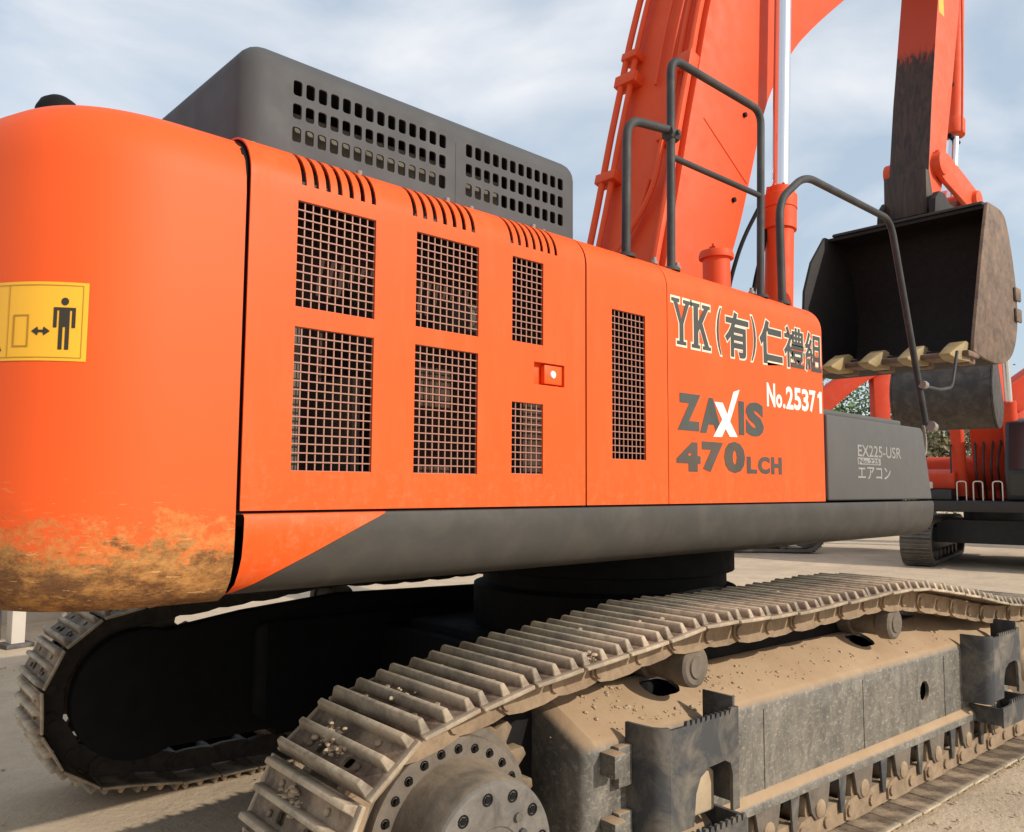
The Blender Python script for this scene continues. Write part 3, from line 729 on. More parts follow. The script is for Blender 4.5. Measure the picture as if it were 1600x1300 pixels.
# rounded front corner of the tank panel
mb = MB(); R_ = .028; arcs = [0, 15, 30, 45, 60, 75, 90]; vs = []; m_ = len(pss)
for a in arcs:
    for s in pss:
        p, nv = pev(s); ins = R_*(1-math.cos(rad(a))); x = 4.655+R_*math.sin(rad(a))
        sc_ = 1
        vs.append((x, p.x+ins*(abs(nv.x)), p.y-ins*abs(nv.y)))
mb.add(vs, [(i*m_+j, i*m_+j+1, (i+1)*m_+j+1, (i+1)*m_+j) for i in range(len(arcs)-1) for j in range(m_-1)])
k = len(arcs)-1
mb.add([vs[k*m_+j] for j in range(m_)]+[(4.683, .9, vs[k*m_+m_-1][2]), (4.683, .9, ZB)], [tuple(range(m_+2))])
mb.build('tank_nose', 'orange_paint', EX, smooth=50)
mb = MB(); mb.box(1.064, 4.62, .012, .02, ZB-.02, 2.70) if False else None
# dark backing behind the panel seams
mb = MB()
for x0, x1 in ((1.050, 1.075), (2.556, 2.580), (3.128, 3.145)): panel(mb, x0, x1, pss, lambda x, q, off: ppos(x, q, off-.016), (), t=.004)
mb.box(1.06, 4.66, .012, .03, ZB-.012, ZB+.004)
mb.build('seam_backing', 'black_and_shade', EX)

def grille(x0, x1, z0, z1, nc, nr, parent):
    mb = MB(); wv = .0040; px, pz = (x1-x0)/nc, (z1-z0)/nr
    for i in range(nc+1): xx = x0+px*i; mb.box(xx-wv/2, xx+wv/2, .0085, .0125, z0-.004, z1+.004)
    for j in range(nr+1): zz = z0+pz*j; mb.box(x0-.004, x1+.004, .0060, .0100, zz-wv/2, zz+wv/2)
    mb.build('grille', 'mesh_paint', parent, smooth=10)
for (g_, nc, nr) in zip(G, (10, 10, 10, 10, 6, 6), (12, 16, 12, 16, 12, 10)): grille(*g_, nc, nr, door)
grille(2.736, 2.970, 1.950, 2.606, 8, 22, pdoor)
# door latch in its pocket
mb = MB(); X0, X1, Z0, Z1 = 2.262, 2.436, 2.232, 2.322
mb.box(X0, X1, .030, .034, Z0, Z1); mb.box(X0-.002, X0+.001, .006, .034, Z0, Z1); mb.box(X1-.001, X1+.002, .006, .034, Z0, Z1); mb.box(X0, X1, .006, .034, Z0-.002, Z0+.001); mb.box(X0, X1, .006, .034, Z1-.001, Z1+.002)
mb.box(2.325, 2.424, .004, .026, Z0+.008, Z1-.007); mb.build('latch', 'orange_paint', door, bevel=.002)
mb = MB(); mb.revolve([(0, 0), (.013, 0), (.016, .003), (.016, .008)], (2.372, -.002, 2.279), (0, 1, 0), 16); mb.build('lock_barrel', 'letter_white', door)
# deck knobs on the shoulder
for x, y in ((1.16, .20), (1.55, .17), (1.95, .17), (2.08, .18), (2.42, .17), (2.50, .19), (3.20, .12), (3.36, .10), (4.09, .12), (4.42, .11)):
    mb = MB(); mb.revolve([(0, 0), (.018, 0), (.018, .012), (.011, .02), (.011, .034), (0, .037)], (x, y, 2.914), (0, 0, 1), 10); mb.build('bolt', 'chrome_cap', door if x < 2.56 else tankp)

# lettering on the tank panel
yl = -.0005
def slab_letter(polys, rect, mat, y, grow=0):
    mb = MB(); x0, x1, z0, z1 = rect
    for p in polys: mb.prism([(x0+u*(x1-x0), z0+v*(z1-z0)) for u, v in p], y-.0012, y)
    return mb
def slabY(g):
    s = .085+g; return [[(.0-g, 1+g), (.40+g, 1+g), (.40+g, 1-s*.9), (.30, 1-s*.9), (.51, .55), (.72, 1-s*.9), (.60-g, 1-s*.9), (.60-g, 1+g), (1.0+g, 1+g), (1.0+g, 1-s*.9), (.90, 1-s*.9), (.60+g, .46), (.60+g, s*.9), (.74+g, s*.9), (.74+g, -g), (.26-g, -g), (.26-g, s*.9), (.40-g, s*.9), (.40-g, .46), (.10, 1-s*.9), (-g, 1-s*.9)]]
def slabK(g):
    s = .085+g; return [[(-g, 1+g), (.42+g, 1+g), (.42+g, 1-s*.9), (.34+g, 1-s*.9), (.34+g, .60-g), (.66-g, 1-s*.9), (.56-g, 1-s*.9), (.56-g, 1+g), (.97+g, 1+g), (.97+g, 1-s*.9), (.88, 1-s*.9), (.56+g, .58), (.90+g, s*.9), (1.0+g, s*.9), (1.0+g, -g), (.58-g, -g), (.58-g, s*.9), (.68-g, s*.9), (.43, .46-g), (.34+g, .36), (.34+g, s*.9), (.42+g, s*.9), (.42+g, -g), (-g, -g), (-g, s*.9), (.11-g, s*.9), (.11-g, 1-s*.9), (-g, 1-s*.9)]]
for nm, fn, rect in (('Y', slabY, (3.168, 3.325, 2.508, 2.728)), ('K', slabK, (3.330, 3.492, 2.506, 2.728))):
    slab_letter(fn(.05), rect, None, -.0004).build('lettering', 'letter_cream', tankp); slab_letter(fn(0), rect, None, -.0020).build('lettering', 'letter_dark', tankp)
for ch, rect, ob in (('(', (3.546, 3.588, 2.498, 2.738), .002), ('有', (3.622, 3.845, 2.500, 2.735), .026), (')', (3.870, 3.918, 2.500, 2.738), .002), ('仁', (3.955, 4.195, 2.502, 2.740), .032), ('禮', (4.215, 4.440, 2.506, 2.738), .014), ('組', (4.455, 4.650, 2.508, 2.736), .014)):
    gx = .010
    text_part('lettering', ch, (rect[0]-gx, rect[1]+gx, rect[2]-gx, rect[3]+gx), -.0004, 'letter_cream', tankp, offset=ob+(.030 if ch not in '()' else .034))
    text_part('lettering', ch, rect, -.0020, 'letter_dark', tankp, offset=ob)
for ch, rect in (('Z', (3.208, 3.398, 2.100, 2.278)), ('A', (3.392, 3.585, 2.095, 2.272)), ('I', (3.738, 3.790, 2.100, 2.276)), ('S', (3.805, 3.985, 2.098, 2.280))):
    text_part('lettering', ch, rect, -.0006, 'letter_dark', tankp, offset=.062)
mb = MB(); mb.prism([(3.515, 2.255), (3.590, 2.255), (3.630, 2.200), (3.690, 2.318), (3.748, 2.334), (3.655, 2.165), (3.722, 2.088), (3.650, 2.086), (3.612, 2.125), (3.578, 2.082), (3.502, 2.080), (3.583, 2.170)], -.0028, -.0016)
mb.build('lettering', 'letter_white', tankp)
for ch, rect in (('4', (3.198, 3.392, 1.905, 2.046)), ('7', (3.405, 3.590, 1.905, 2.054)), ('0', (3.598, 3.792, 1.903, 2.064))):
    text_part('lettering', ch, rect, -.0006, 'letter_brown', tankp, offset=.065)
for ch, rect in (('L', (3.808, 3.908, 1.904, 1.992)), ('C', (3.918, 4.038, 1.903, 1.996)), ('H', (4.052, 4.164, 1.903, 1.996))):
    text_part('lettering', ch, rect, -.0006, 'letter_brown', tankp, offset=.055)
xx = 4.020
for ch, wd, hh in (('N', .088, .130), ('o', .066, .075), ('.', .026, .026), ('2', .082, .128), ('5', .080, .128), ('3', .080, .128), ('7', .078, .128)):
    text_part('lettering', ch, (xx, xx+wd, 2.268, 2.268+hh), -.0006, 'letter_white', tankp, offset=.032); xx += wd+.008
mb = MB(); mb.prism([(4.612, 2.268), (4.612, 2.362), (4.590, 2.356), (4.590, 2.374), (4.620, 2.396), (4.642, 2.396), (4.642, 2.268)], -.0018, -.0006); mb.build('lettering', 'letter_white', tankp)

# side skirt: orange tail and grey body
kp = [(.34, 1.482), (.14, 1.486), (.075, 1.500), (.030, 1.528), (.006, 1.566), (-.012, 1.62), (-.020, 1.68), (-.022, 1.732), (-.016, 1.744), (0.004, 1.7455)]
kp = [(y, z+.012 if z < 1.6 else z) for y, z in kp]
def xb(z):                        # colour boundary
    u = max(0, min(1, (z-1.49)/(1.745-1.49))); return 1.06+.51*u**1.15
def skirt(fx0, fx1, name, mat, k):
    mb = MB(); vs = []
    for y, z in kp:
        a, bq = fx0(z), fx1(z)
        for i in range(k+1): vs.append((a+(bq-a)*i/k, y, z))
    n_ = k+1
    mb.add(vs, [(j*n_+i, j*n_+i+1, (j+1)*n_+i+1, (j+1)*n_+i) for j in range(len(kp)-1) for i in range(k)])
    return mb.build(name, mat, EX, smooth=40, recalc=False)
skirt(lambda z: 1.072, lambda z: xb(z)-.001, 'side_skirt', 'orange_paint', 4)
gs = skirt(lambda z: xb(z)+.001, lambda z: 6.235, 'side_skirt', 'skirt_grey', 24)
mb = MB(); arcs = [0, 15, 30, 45, 60, 75, 90]; vs = []; m_ = len(kp)
for a in arcs:
    for y, z in kp: vs.append((6.235+.085*math.sin(rad(a)), y+.085*(1-math.cos(rad(a))), z))
mb.add(vs, [(i*m_+j, (i+1)*m_+j, (i+1)*m_+j+1, i*m_+j+1) for i in range(len(arcs)-1) for j in range(m_-1)])
mb.add([(6.32, y+.085, z) for y, z in kp]+[(6.32, .9, 1.745), (6.32, .9, 1.49)], [tuple(range(m_+2))])
mb.build('skirt_nose', 'skirt_grey', gs, smooth=50)
mb = MB(); mb.box(1.10, 6.2, .02, .35, 1.735, 1.743); mb.build('skirt_ledge', 'skirt_grey', gs)

# storage box at the front
mb = MB(); mb.prism([(4.705, 1.757), (4.705, 2.270), (6.125, 2.262), (6.160, 2.235), (6.285, 1.757)], 0.0, .72)
bb_ = mb.build('storage_box', 'box_grey', EX, bevel=.012, seg=3)
mb = MB(); mb.prism([(4.72, 2.272), (4.72, 2.312), (5.93, 2.304), (5.93, 2.266)], .06, .70); mb.build('box_lid', 'box_grey', bb_, bevel=.01)
for body, rect in (('EX225-USR', (5.10, 5.76, 2.030, 2.105)), ('エアコン', (5.095, 5.58, 1.887, 1.968))):
    text_part('stencil_lettering', body, rect, -.0006, 'stencil_white', bb_, offset=.015)
mb = MB(); mb.prism([(5.095, 1.980), (5.095, 2.024), (5.43, 2.024), (5.43, 1.980)], -.0016, -.0006); mb.build('stencil_plate', 'stencil_white', bb_)
text_part('stencil_lettering', 'No.225', (5.11, 5.41, 1.986, 2.018), -.0018, 'box_grey', bb_, offset=.01)
# hook and clamp where the rail meets the box
mb = MB(); mb.tube(fillet([(6.44, .10, 2.30), (6.47, .10, 2.2), (6.46, .10, 2.08), (6.32, .12, 2.02)], .08), .012); mb.tube(fillet([(6.30, .03, 1.74), (6.37, .03, 1.70), (6.37, .05, 1.58), (6.25, .08, 1.53)], .05), .010)
mb.build('grab_hook', 'chrome_cap', bb_)

# --- engine hood with punched vents
HX0, HX1, HY0, HY1, HZ0, HZ1, HR = 1.128, 2.755, .20, 1.62, 2.80, 3.318, .085
mb = MB(); mb.box(HX0, HX1, HY0, HY1, HZ0, HZ1)
bm = bmesh.new(); vv = [bm.verts.new(p) for p in mb.v]; [bm.faces.new([vv[i] for i in f]) for f in mb.f]
bmesh.ops.recalc_face_normals(bm, faces=bm.faces)
ed = [e for e in bm.edges if not all(abs(v.co.z-HZ0) < 1e-6 for v in e.verts)]
bmesh.ops.bevel(bm, geom=ed, offset=HR, segments=6, profile=.5, affect='EDGES')
fr_ = [f for f in bm.faces if f.normal.y < -.999 and f.calc_area() > .2]
rx = [v.co.x for v in fr_[0].verts]; rz = [v.co.z for v in fr_[0].verts]
bmesh.ops.delete(bm, geom=fr_+[f for f in bm.faces if f.normal.z < -.99], context='FACES')
bm.verts.ensure_lookup_table(); bm.verts.index_update()
hv = [tuple(v.co) for v in bm.verts]; hf = [tuple(v.index for v in f.verts) for f in bm.faces]; bm.free()
mb = MB(); mb.add(hv, hf)
holes = []
for (x0, x1, kx) in ((1.294, 1.972, 14), (2.060, 2.644, 12)):
    st = (x1-x0)/kx
    for i in range(kx):
        for zc in (3.186, 3.104, 3.022): holes.append((x0+st*i, x0+st*(i+1), zc-.038, zc+.038, .0075, .0115, .009))
panel(mb, min(rx), max(rx), [min(rz), max(rz)], lambda x, s, off: (x, HY0-off, s), holes, t=.008, inner=False)
hood = mb.build('engine_hood', 'hood_grey', EX, smooth=40, recalc=False, label='dark grey engine hood with two blocks of punched vent holes')
mb = MB(); mb.box(1.22, 2.30, .250, .26, 2.83, 3.118); mb.box(1.22, 2.30, .26, .5, 3.118, 3.124); mb.build('air_duct', 'inner_sheet', hood)
mb = MB(); mb.box(1.2, 2.66, .62, 1.5, 2.82, 3.2); mb.build('air_cleaner', 'dark_inside', hood)
mb = MB(); mb.box(1.1265, 1.1285, .90, .915, 2.9, 3.21); mb.build('hood_seam', 'black_and_shade', hood)
mb = MB(); mb.box(2.014, 2.018, .1985, .2005, 2.9, 3.20); mb.build('hood_seam', 'hood_grey', hood)

# --- handrails
def rail(pts, r=.0215, fr_=.09):
    mb = MB(); mb.tube(fillet(pts, fr_, 9), r, 16); return mb
Yr = .10
mb = rail([(3.31, Yr, 2.90), (3.325, Yr, 4.005), (4.195, Yr, 4.005), (4.15, Yr, 2.90)]); hr = mb.build('handrail', 'rail_grey', EX)
rail([(3.32, Yr, 3.485), (4.18, Yr, 3.495)], .016).build('mid_rail', 'rail_grey', hr)
mb = rail([(2.958, Yr, 2.88), (2.972, Yr, 3.57), (3.32, Yr, 3.62)], .0215, .10); mb.build('handrail', 'rail_grey', EX)
mb = MB(); mb.cyl((3.29, Yr, 3.60), (3.36, Yr, 3.60), .035, n=10); mb.cyl((3.325, Yr-.05, 3.6), (3.325, Yr+.05, 3.6), .012, n=6); mb.build('rail_clamp', 'rail_grey', hr)
mb = rail([(4.392, Yr, 2.88), (4.38, Yr, 3.52), (4.70, Yr, 3.755), (5.965, Yr, 3.765), (6.50, Yr, 2.27)], .0235, .13); hr2 = mb.build('handrail', 'rail_grey', EX)
rail([(6.38, Yr, 2.60), (6.80, Yr, 2.60), (7.05, Yr, 2.64), (7.20, Yr, 2.95)], .013, .06).build('mirror_stay', 'rail_grey', hr2)
mb = MB(); mb.cyl((6.36, Yr-.03, 2.60), (6.42, Yr-.03, 2.60), .03, n=10); mb.build('rail_clamp', 'chrome_cap', hr2); mb = MB(); mb.cyl((6.47, Yr-.035, 2.30), (6.53, Yr-.035, 2.29), .04, n=10); mb.build('rail_clamp', 'chrome_cap', hr2)
for x in (3.31, 4.15, 2.958, 4.392):
    mb = MB(); mb.revolve([(0, .018), (.045, .018), (.05, .012), (.05, 0), (0, 0)], (x, Yr+.005, 2.895), (0, 0, 1), 14); mb.build('rail_foot', 'rail_grey', hr if x < 4.3 else hr2)
# filler neck
mb = MB(); mb.revolve([(0, 2.9), (.078, 2.9), (.078, 3.135), (.098, 3.135), (.100, 3.155), (.092, 3.178), (.05, 3.186), (0, 3.186)], (4.02, .30, 0), (0, 0, 1), 24); fn = mb.build('filler_neck', 'boom_orange', EX)
mb = MB(); mb.box(3.98, 4.06, .28, .32, 3.187, 3.205); mb.cyl((3.95, .27, 3.19), (3.95, .27, 3.205), .012, n=8); mb.build('filler_handle', 'boom_orange', fn)

# --- boom
BY0, BY1 = 1.05, 1.72
back = catmull([(4.40, 2.35), (4.44, 2.85), (4.56, 3.37), (4.71, 3.90), (4.875, 4.52), (4.985, 4.90), (5.16, 5.51), (5.45, 6.25), (6.0, 7.0), (6.9, 7.65), (8.5, 8.4), (10.45, 9.25)], 5)
front = catmull([(10.6, 8.75), (8.9, 7.65), (7.44, 6.48), (6.78, 5.93), (6.38, 5.54), (5.97, 4.98), (5.70, 4.31), (5.52, 3.85), (5.31, 3.42), (4.98, 2.75), (4.72, 2.25)], 5)
mb = MB(); mb.prism(back+front, BY0, BY1)
boom = mb.build('boom', 'boom_orange', EX, bevel=.012, bang=50, label='thick orange boom rising out of the frame')
def back_at(z):
    for i in range(len(back)-1):
        if back[i+1][1] >= z:
            u = (z-back[i][1])/(back[i+1][1]-back[i][1]); x = back[i][0]+(back[i+1][0]-back[i][0])*u
            d = Vector((back[i+1][0]-back[i][0], 0, back[i+1][1]-back[i][1])).normalized(); return x, Vector((-d.z, 0, d.x))
def bpipe(y, off, z0, z1, r, mat='boom_orange', k=26):
    mb = MB(); pts = []
    for i in range(k+1):
        z_ = z0+(z1-z0)*i/k; x, nv = back_at(z_); pts.append((x+nv.x*off, y, z_+nv.z*off))
    mb.tube(pts, r, 10); return mb.build('pipe', mat, boom)
bpipe(BY1+.02, .075, 2.9, 8.2, .027); bpipe(BY1-.06, .06, 2.9, 8.2, .024)
bpipe(BY0+.055, .05, 3.0, 8.2, .030); bpipe(BY0+.16, .05, 4.3, 8.2, .022); bpipe(1.42, .03, 4.9, 8.0, .012); bpipe(1.30, .03, 4.9, 8.0, .010)
for zc, y0, y1, h in ((5.02, BY1-.13, BY1+.075, .05), (5.24, BY1-.10, BY1+.05, .035), (4.16, BY1-.12, BY1+.075, .04), (4.95, BY0+.01, BY0+.12, .07), (4.36, BY0+.12, BY0+.20, .05)):
    x, nv = back_at(zc); c = Vector((x, 0, zc)); d = Vector((nv.z, 0, -nv.x))
    mb = MB(); o1 = c+nv*.11; o0 = c-nv*.005
    mb.prism([((o0+d*h).x, (o0+d*h).z), ((o1+d*h).x, (o1+d*h).z), ((o1-d*h).x, (o1-d*h).z), ((o0-d*h).x, (o0-d*h).z)], y0, y1); mb.build('pipe_clamp', 'boom_orange', boom, bevel=.008)
# hoses bending in at the boom foot
for (pts, r) in (([(4.60, 1.62, 3.0), (4.50, 1.60, 3.30), (4.55, 1.40, 3.60), (4.66, 1.22, 3.95), (4.74, 1.20, 4.35)], .022), ([(4.40, 1.75, 3.0), (4.50, 1.55, 3.45), (4.62, 1.36, 3.7), (4.68, 1.28, 4.05)], .018)):
    mb = MB(); mb.tube(fillet(pts, .25, 6), r, 9); mb.build('hose', 'boom_orange', boom)
# weld line and small bolts on the boom's side
mb = MB(); mb.tube([(5.04, BY0-.001, 4.55), (5.62, BY0-.001, 4.20)], .006, 6); mb.build('weld', 'boom_orange', boom)
for x, z_ in ((5.42, 4.02), (5.60, 4.75)):
    mb = MB(); mb.cyl((x, BY0+.005, z_), (x, BY0-.02, z_), .02, n=8); mb.build('bolt', 'black_and_shade', boom)
# boom cylinders
for yc in (.905, 1.865):
    b0, b1, top = Vector((5.72, yc, 1.9)), Vector((5.872, yc, 4.16)), Vector((6.04, yc, 6.65)); d = (top-b0).normalized()
    mb = MB(); mb.cyl(b0, b1-d*.03, .108, n=28); bc = mb.build('boom_cylinder', 'boom_orange', EX)
    mb = MB(); mb.revolve([(.108, -.32), (.128, -.318), (.128, -.17), (.122, -.165), (.122, -.15), (.130, -.145), (.130, -.04), (.112, -.03), (.108, .02), (.085, .035), (.07, .035)], b1, d, 32); mb.build('cylinder_head', 'boom_orange', bc)
    for i in range(8):
        th = i*math.pi/4; a = d.orthogonal().normalized(); q = d.cross(a); c = b1+(a*math.cos(th)+q*math.sin(th))*.095
        mb = MB(); mb.cyl(c, c+d*.035, .014, n=6); mb.build('bolt', 'boom_orange', bc)
    mb = MB(); mb.cyl(b1, top, .066, n=28); mb.build('rod', 'chrome', bc)
    mb = MB(); mb.cyl((top.x, yc-.1, top.z), (top.x, yc+.1, top.z), .13, n=20); mb.build('rod_eye', 'boom_orange', bc)

for (pts, r) in (([(5.55, 1.03, 2.9), (5.62, 1.0, 3.4), (5.74, .97, 3.75), (5.80, .99, 3.95)], .018), ([(5.2, 1.035, 2.9), (5.28, 1.02, 3.3), (5.48, 1.02, 3.7), (5.70, .99, 4.02)], .016)):
    mb = MB(); mb.tube(fillet(pts, .2, 6), r, 9); mb.build('hose', 'black_and_shade', boom)
# --- arm, hanging from the boom tip
AY0, AY1 = 1.15, 1.565
mb = MB(); armP = [(9.56, 4.92), (9.60, 5.17), (9.84, 6.38), (10.16, 7.68), (10.45, 8.9), (10.75, 9.35), (11.20, 9.1), (10.86, 7.72), (10.46, 6.45), (10.18, 5.6), (9.92, 4.98), (9.78, 4.88)]
mb.prism(armP, AY0, AY1); arm = mb.build('arm', 'arm_orange', EX, bevel=.012)
mb = MB(); bk = [(9.56, 4.93), (9.60, 5.17), (9.84, 6.38), (10.16, 7.68), (10.38, 8.6)]
mb.prism([(x-.012, z_) for x, z_ in bk]+[(x-.0005, z_) for x, z_ in reversed(bk)], AY0-.012, AY1+.012); mb.build('wear_plate', 'arm_back', arm, label='mud-blackened back of the arm')
mb = MB(); mb.cyl((9.64, AY0-.08, 5.0), (9.64, AY1+.08, 5.0), .13, n=22); mb.build('pivot_boss', 'bucket_shaded', arm, bevel=.01)
mb = MB(); mb.prism([(9.50, 4.90), (9.52, 5.42), (9.62, 5.42), (9.78, 4.90)], AY0-.03, AY1+.03); mb.build('tip_casting', 'arm_back', arm, bevel=.015)
mb = MB(); mb.cyl((9.88, AY0-.10, 5.56), (9.88, AY1+.13, 5.56), .135, n=22); mb.build('link_pin', 'arm_orange', arm, bevel=.01)
mb = MB(); mb.box(10.20, 10.36, AY0-.0012, AY0-.0002, 7.55, 7.95); mb.build('arm_sticker', 'yellow', arm)
for yy in (AY0-.045, AY1+.045):
    mb = MB(); mb.prism([(9.84, 5.72), (9.74, 5.58), (9.80, 5.44), (9.98, 5.38), (10.90, 5.22), (11.05, 5.28), (11.10, 5.40), (11.02, 5.54), (10.10, 5.74)], yy-.03, yy+.03); lk = mb.build('bucket_link', 'arm_orange', EX, bevel=.012)
mb = MB(); mb.cyl((10.95, AY0-.13, 5.38), (10.95, AY1+.13, 5.38), .12, n=20); mb.build('link_pin', 'arm_orange', lk, bevel=.01)
mb = MB(); mb.prism([(10.80, 5.4), (11.05, 5.4), (10.70, 4.85), (10.38, 4.85)], 1.22, 1.50); mb.build('push_rod', 'bucket_steel', lk, bevel=.02)
p0, p1, p2 = Vector((11.50, 1.36, 8.8)), Vector((11.19, 1.36, 6.42)), Vector((11.0, 1.36, 5.42))
mb = MB(); mb.cyl(p0, p1, .105, n=24); bcyl = mb.build('bucket_cylinder', 'arm_orange', EX)
mb = MB(); mb.cyl(p1+(p0-p1).normalized()*.16, p1-(p0-p1).normalized()*.05, .128, n=24); mb.build('cylinder_head', 'arm_orange', bcyl, bevel=.01)
mb = MB(); mb.cyl(p1, p2, .06, n=20); mb.build('rod', 'chrome', bcyl)
mb = MB(); mb.tube([(11.22, 1.20, 8.6), (11.04, 1.18, 7.2), (10.92, 1.18, 6.3)], .016, 8); mb.build('hose', 'arm_orange', bcyl)
for z_ in (7.05, 6.32):
    mb = MB(); mb.cyl((11.11+(z_-6.15)*.145-.13, 1.36, z_), (11.11+(z_-6.15)*.145+.19, 1.36, z_), .03, n=8); mb.build('hose_clamp', 'black_and_shade', bcyl)

# --- bucket, opening towards the machine
KY0, KY1 = .46, 2.16
shell = catmull([(8.62, 3.16), (9.0, 3.115), (9.45, 3.12), (9.80, 3.25), (10.0, 3.52), (10.05, 3.90), (9.96, 4.32), (9.82, 4.66), (9.66, 4.78), (9.30, 4.785)], 4)
inn = []
for i, p in enumerate(shell):
    a, bq = shell[max(i-1, 0)], shell[min(i+1, len(shell)-1)]; tx, tz = bq[0]-a[0], bq[1]-a[1]; q = math.hypot(tx, tz); inn.append((p[0]-tz/q*.035, p[1]+tx/q*.035))
mb = MB(); mb.prism(shell+list(reversed(inn)), KY0, KY1); bk_ = mb.build('bucket', 'bucket_shaded', EX, smooth=45, label='rusty brown bucket with dark inside and yellowish teeth')
side = shell+[(9.22, 4.78), (9.02, 4.30), (8.84, 3.80), (8.68, 3.35)]
for y0, y1 in ((KY0-.035, KY0-.001), (KY1+.001, KY1+.035)):
    sd = side if y0 < 1 else shell+[(9.20, 4.78), (8.86, 4.42), (8.68, 4.05), (8.64, 3.70), (8.62, 3.35)]
    mb = MB(); mb.prism(sd, y0, y1); mb.build('side_plate', 'bucket_steel' if y0 < 1 else 'bucket_shaded', bk_, bevel=.006)
for y0, y1, sgn in ((KY0-.055, KY0-.036, -1), (KY1+.036, KY1+.07, 1)):
    for zc in (3.95, 3.72):
        mb = MB(); mb.box(9.92, 10.10, y0-.01, y1, zc-.09, zc+.06); mb.build('wear_shoe', 'bucket_steel', bk_, bevel=.015)
mb = MB(); mb.box(8.50, 8.80, KY0-.03, KY1+.03, 3.10, 3.158); mb.build('cutting_edge', 'bucket_steel', bk_, bevel=.012)
for i in range(5):
    y = .56+i*.385
    mb = MB(); hw = .085
    a = [(8.68, 3.245), (8.60, 3.262), (8.42, 3.19), (8.24, 3.105), (8.24, 3.085), (8.42, 3.06), (8.68, 3.065)]
    vs = []
    for yy, f in ((-1, 0), (1, 0)):
        for (x, z_) in a:
            tap = .62+.38*(x-8.24)/.44; vs.append((x, y+yy*hw*tap, z_))
    k = len(a); mb.add(vs, [tuple(range(k)), tuple(range(2*k-1, k-1, -1))]+[(i_, i_+k, (i_+1) % k+k, (i_+1) % k) for i_ in range(k)])
    to = mb.build('tooth', 'tooth_steel', bk_, bevel=.008)
    mb = MB(); mb.box(8.69, 8.86, y-.075, y+.075, 3.05, 3.23); mb.build('tooth_adapter', 'bucket_steel', bk_, bevel=.02)
for yy in (1.03, 1.60):                      # hinge ears
    mb = MB(); mb.prism([(9.38, 4.80), (9.42, 5.02), (9.54, 5.13), (9.70, 5.14), (9.84, 5.06), (10.42, 5.02), (10.58, 4.93), (10.56, 4.80), (10.36, 4.62), (10.10, 4.30), (10.06, 4.0), (9.98, 4.32), (9.85, 4.68), (9.67, 4.80)], yy-.035, yy+.035); mb.build('hinge_ear', 'bucket_shaded', bk_, bevel=.01)
mb = MB(); mb.prism([(9.27, 4.789), (9.30, 4.83), (9.46, 4.84), (9.56, 4.79)], .50, 2.12); mb.build('top_beam', 'bucket_shaded', bk_, bevel=.012)
for yy, zc in ((1.42, 3.62), (1.0, 3.66)):
    mb = MB(); mb.cyl((10.05, yy, zc), (10.115, yy, zc), .022, n=10); mb.build('bolt', 'letter_white', bk_)  # pale discs painted in for the dots of light in the bucket

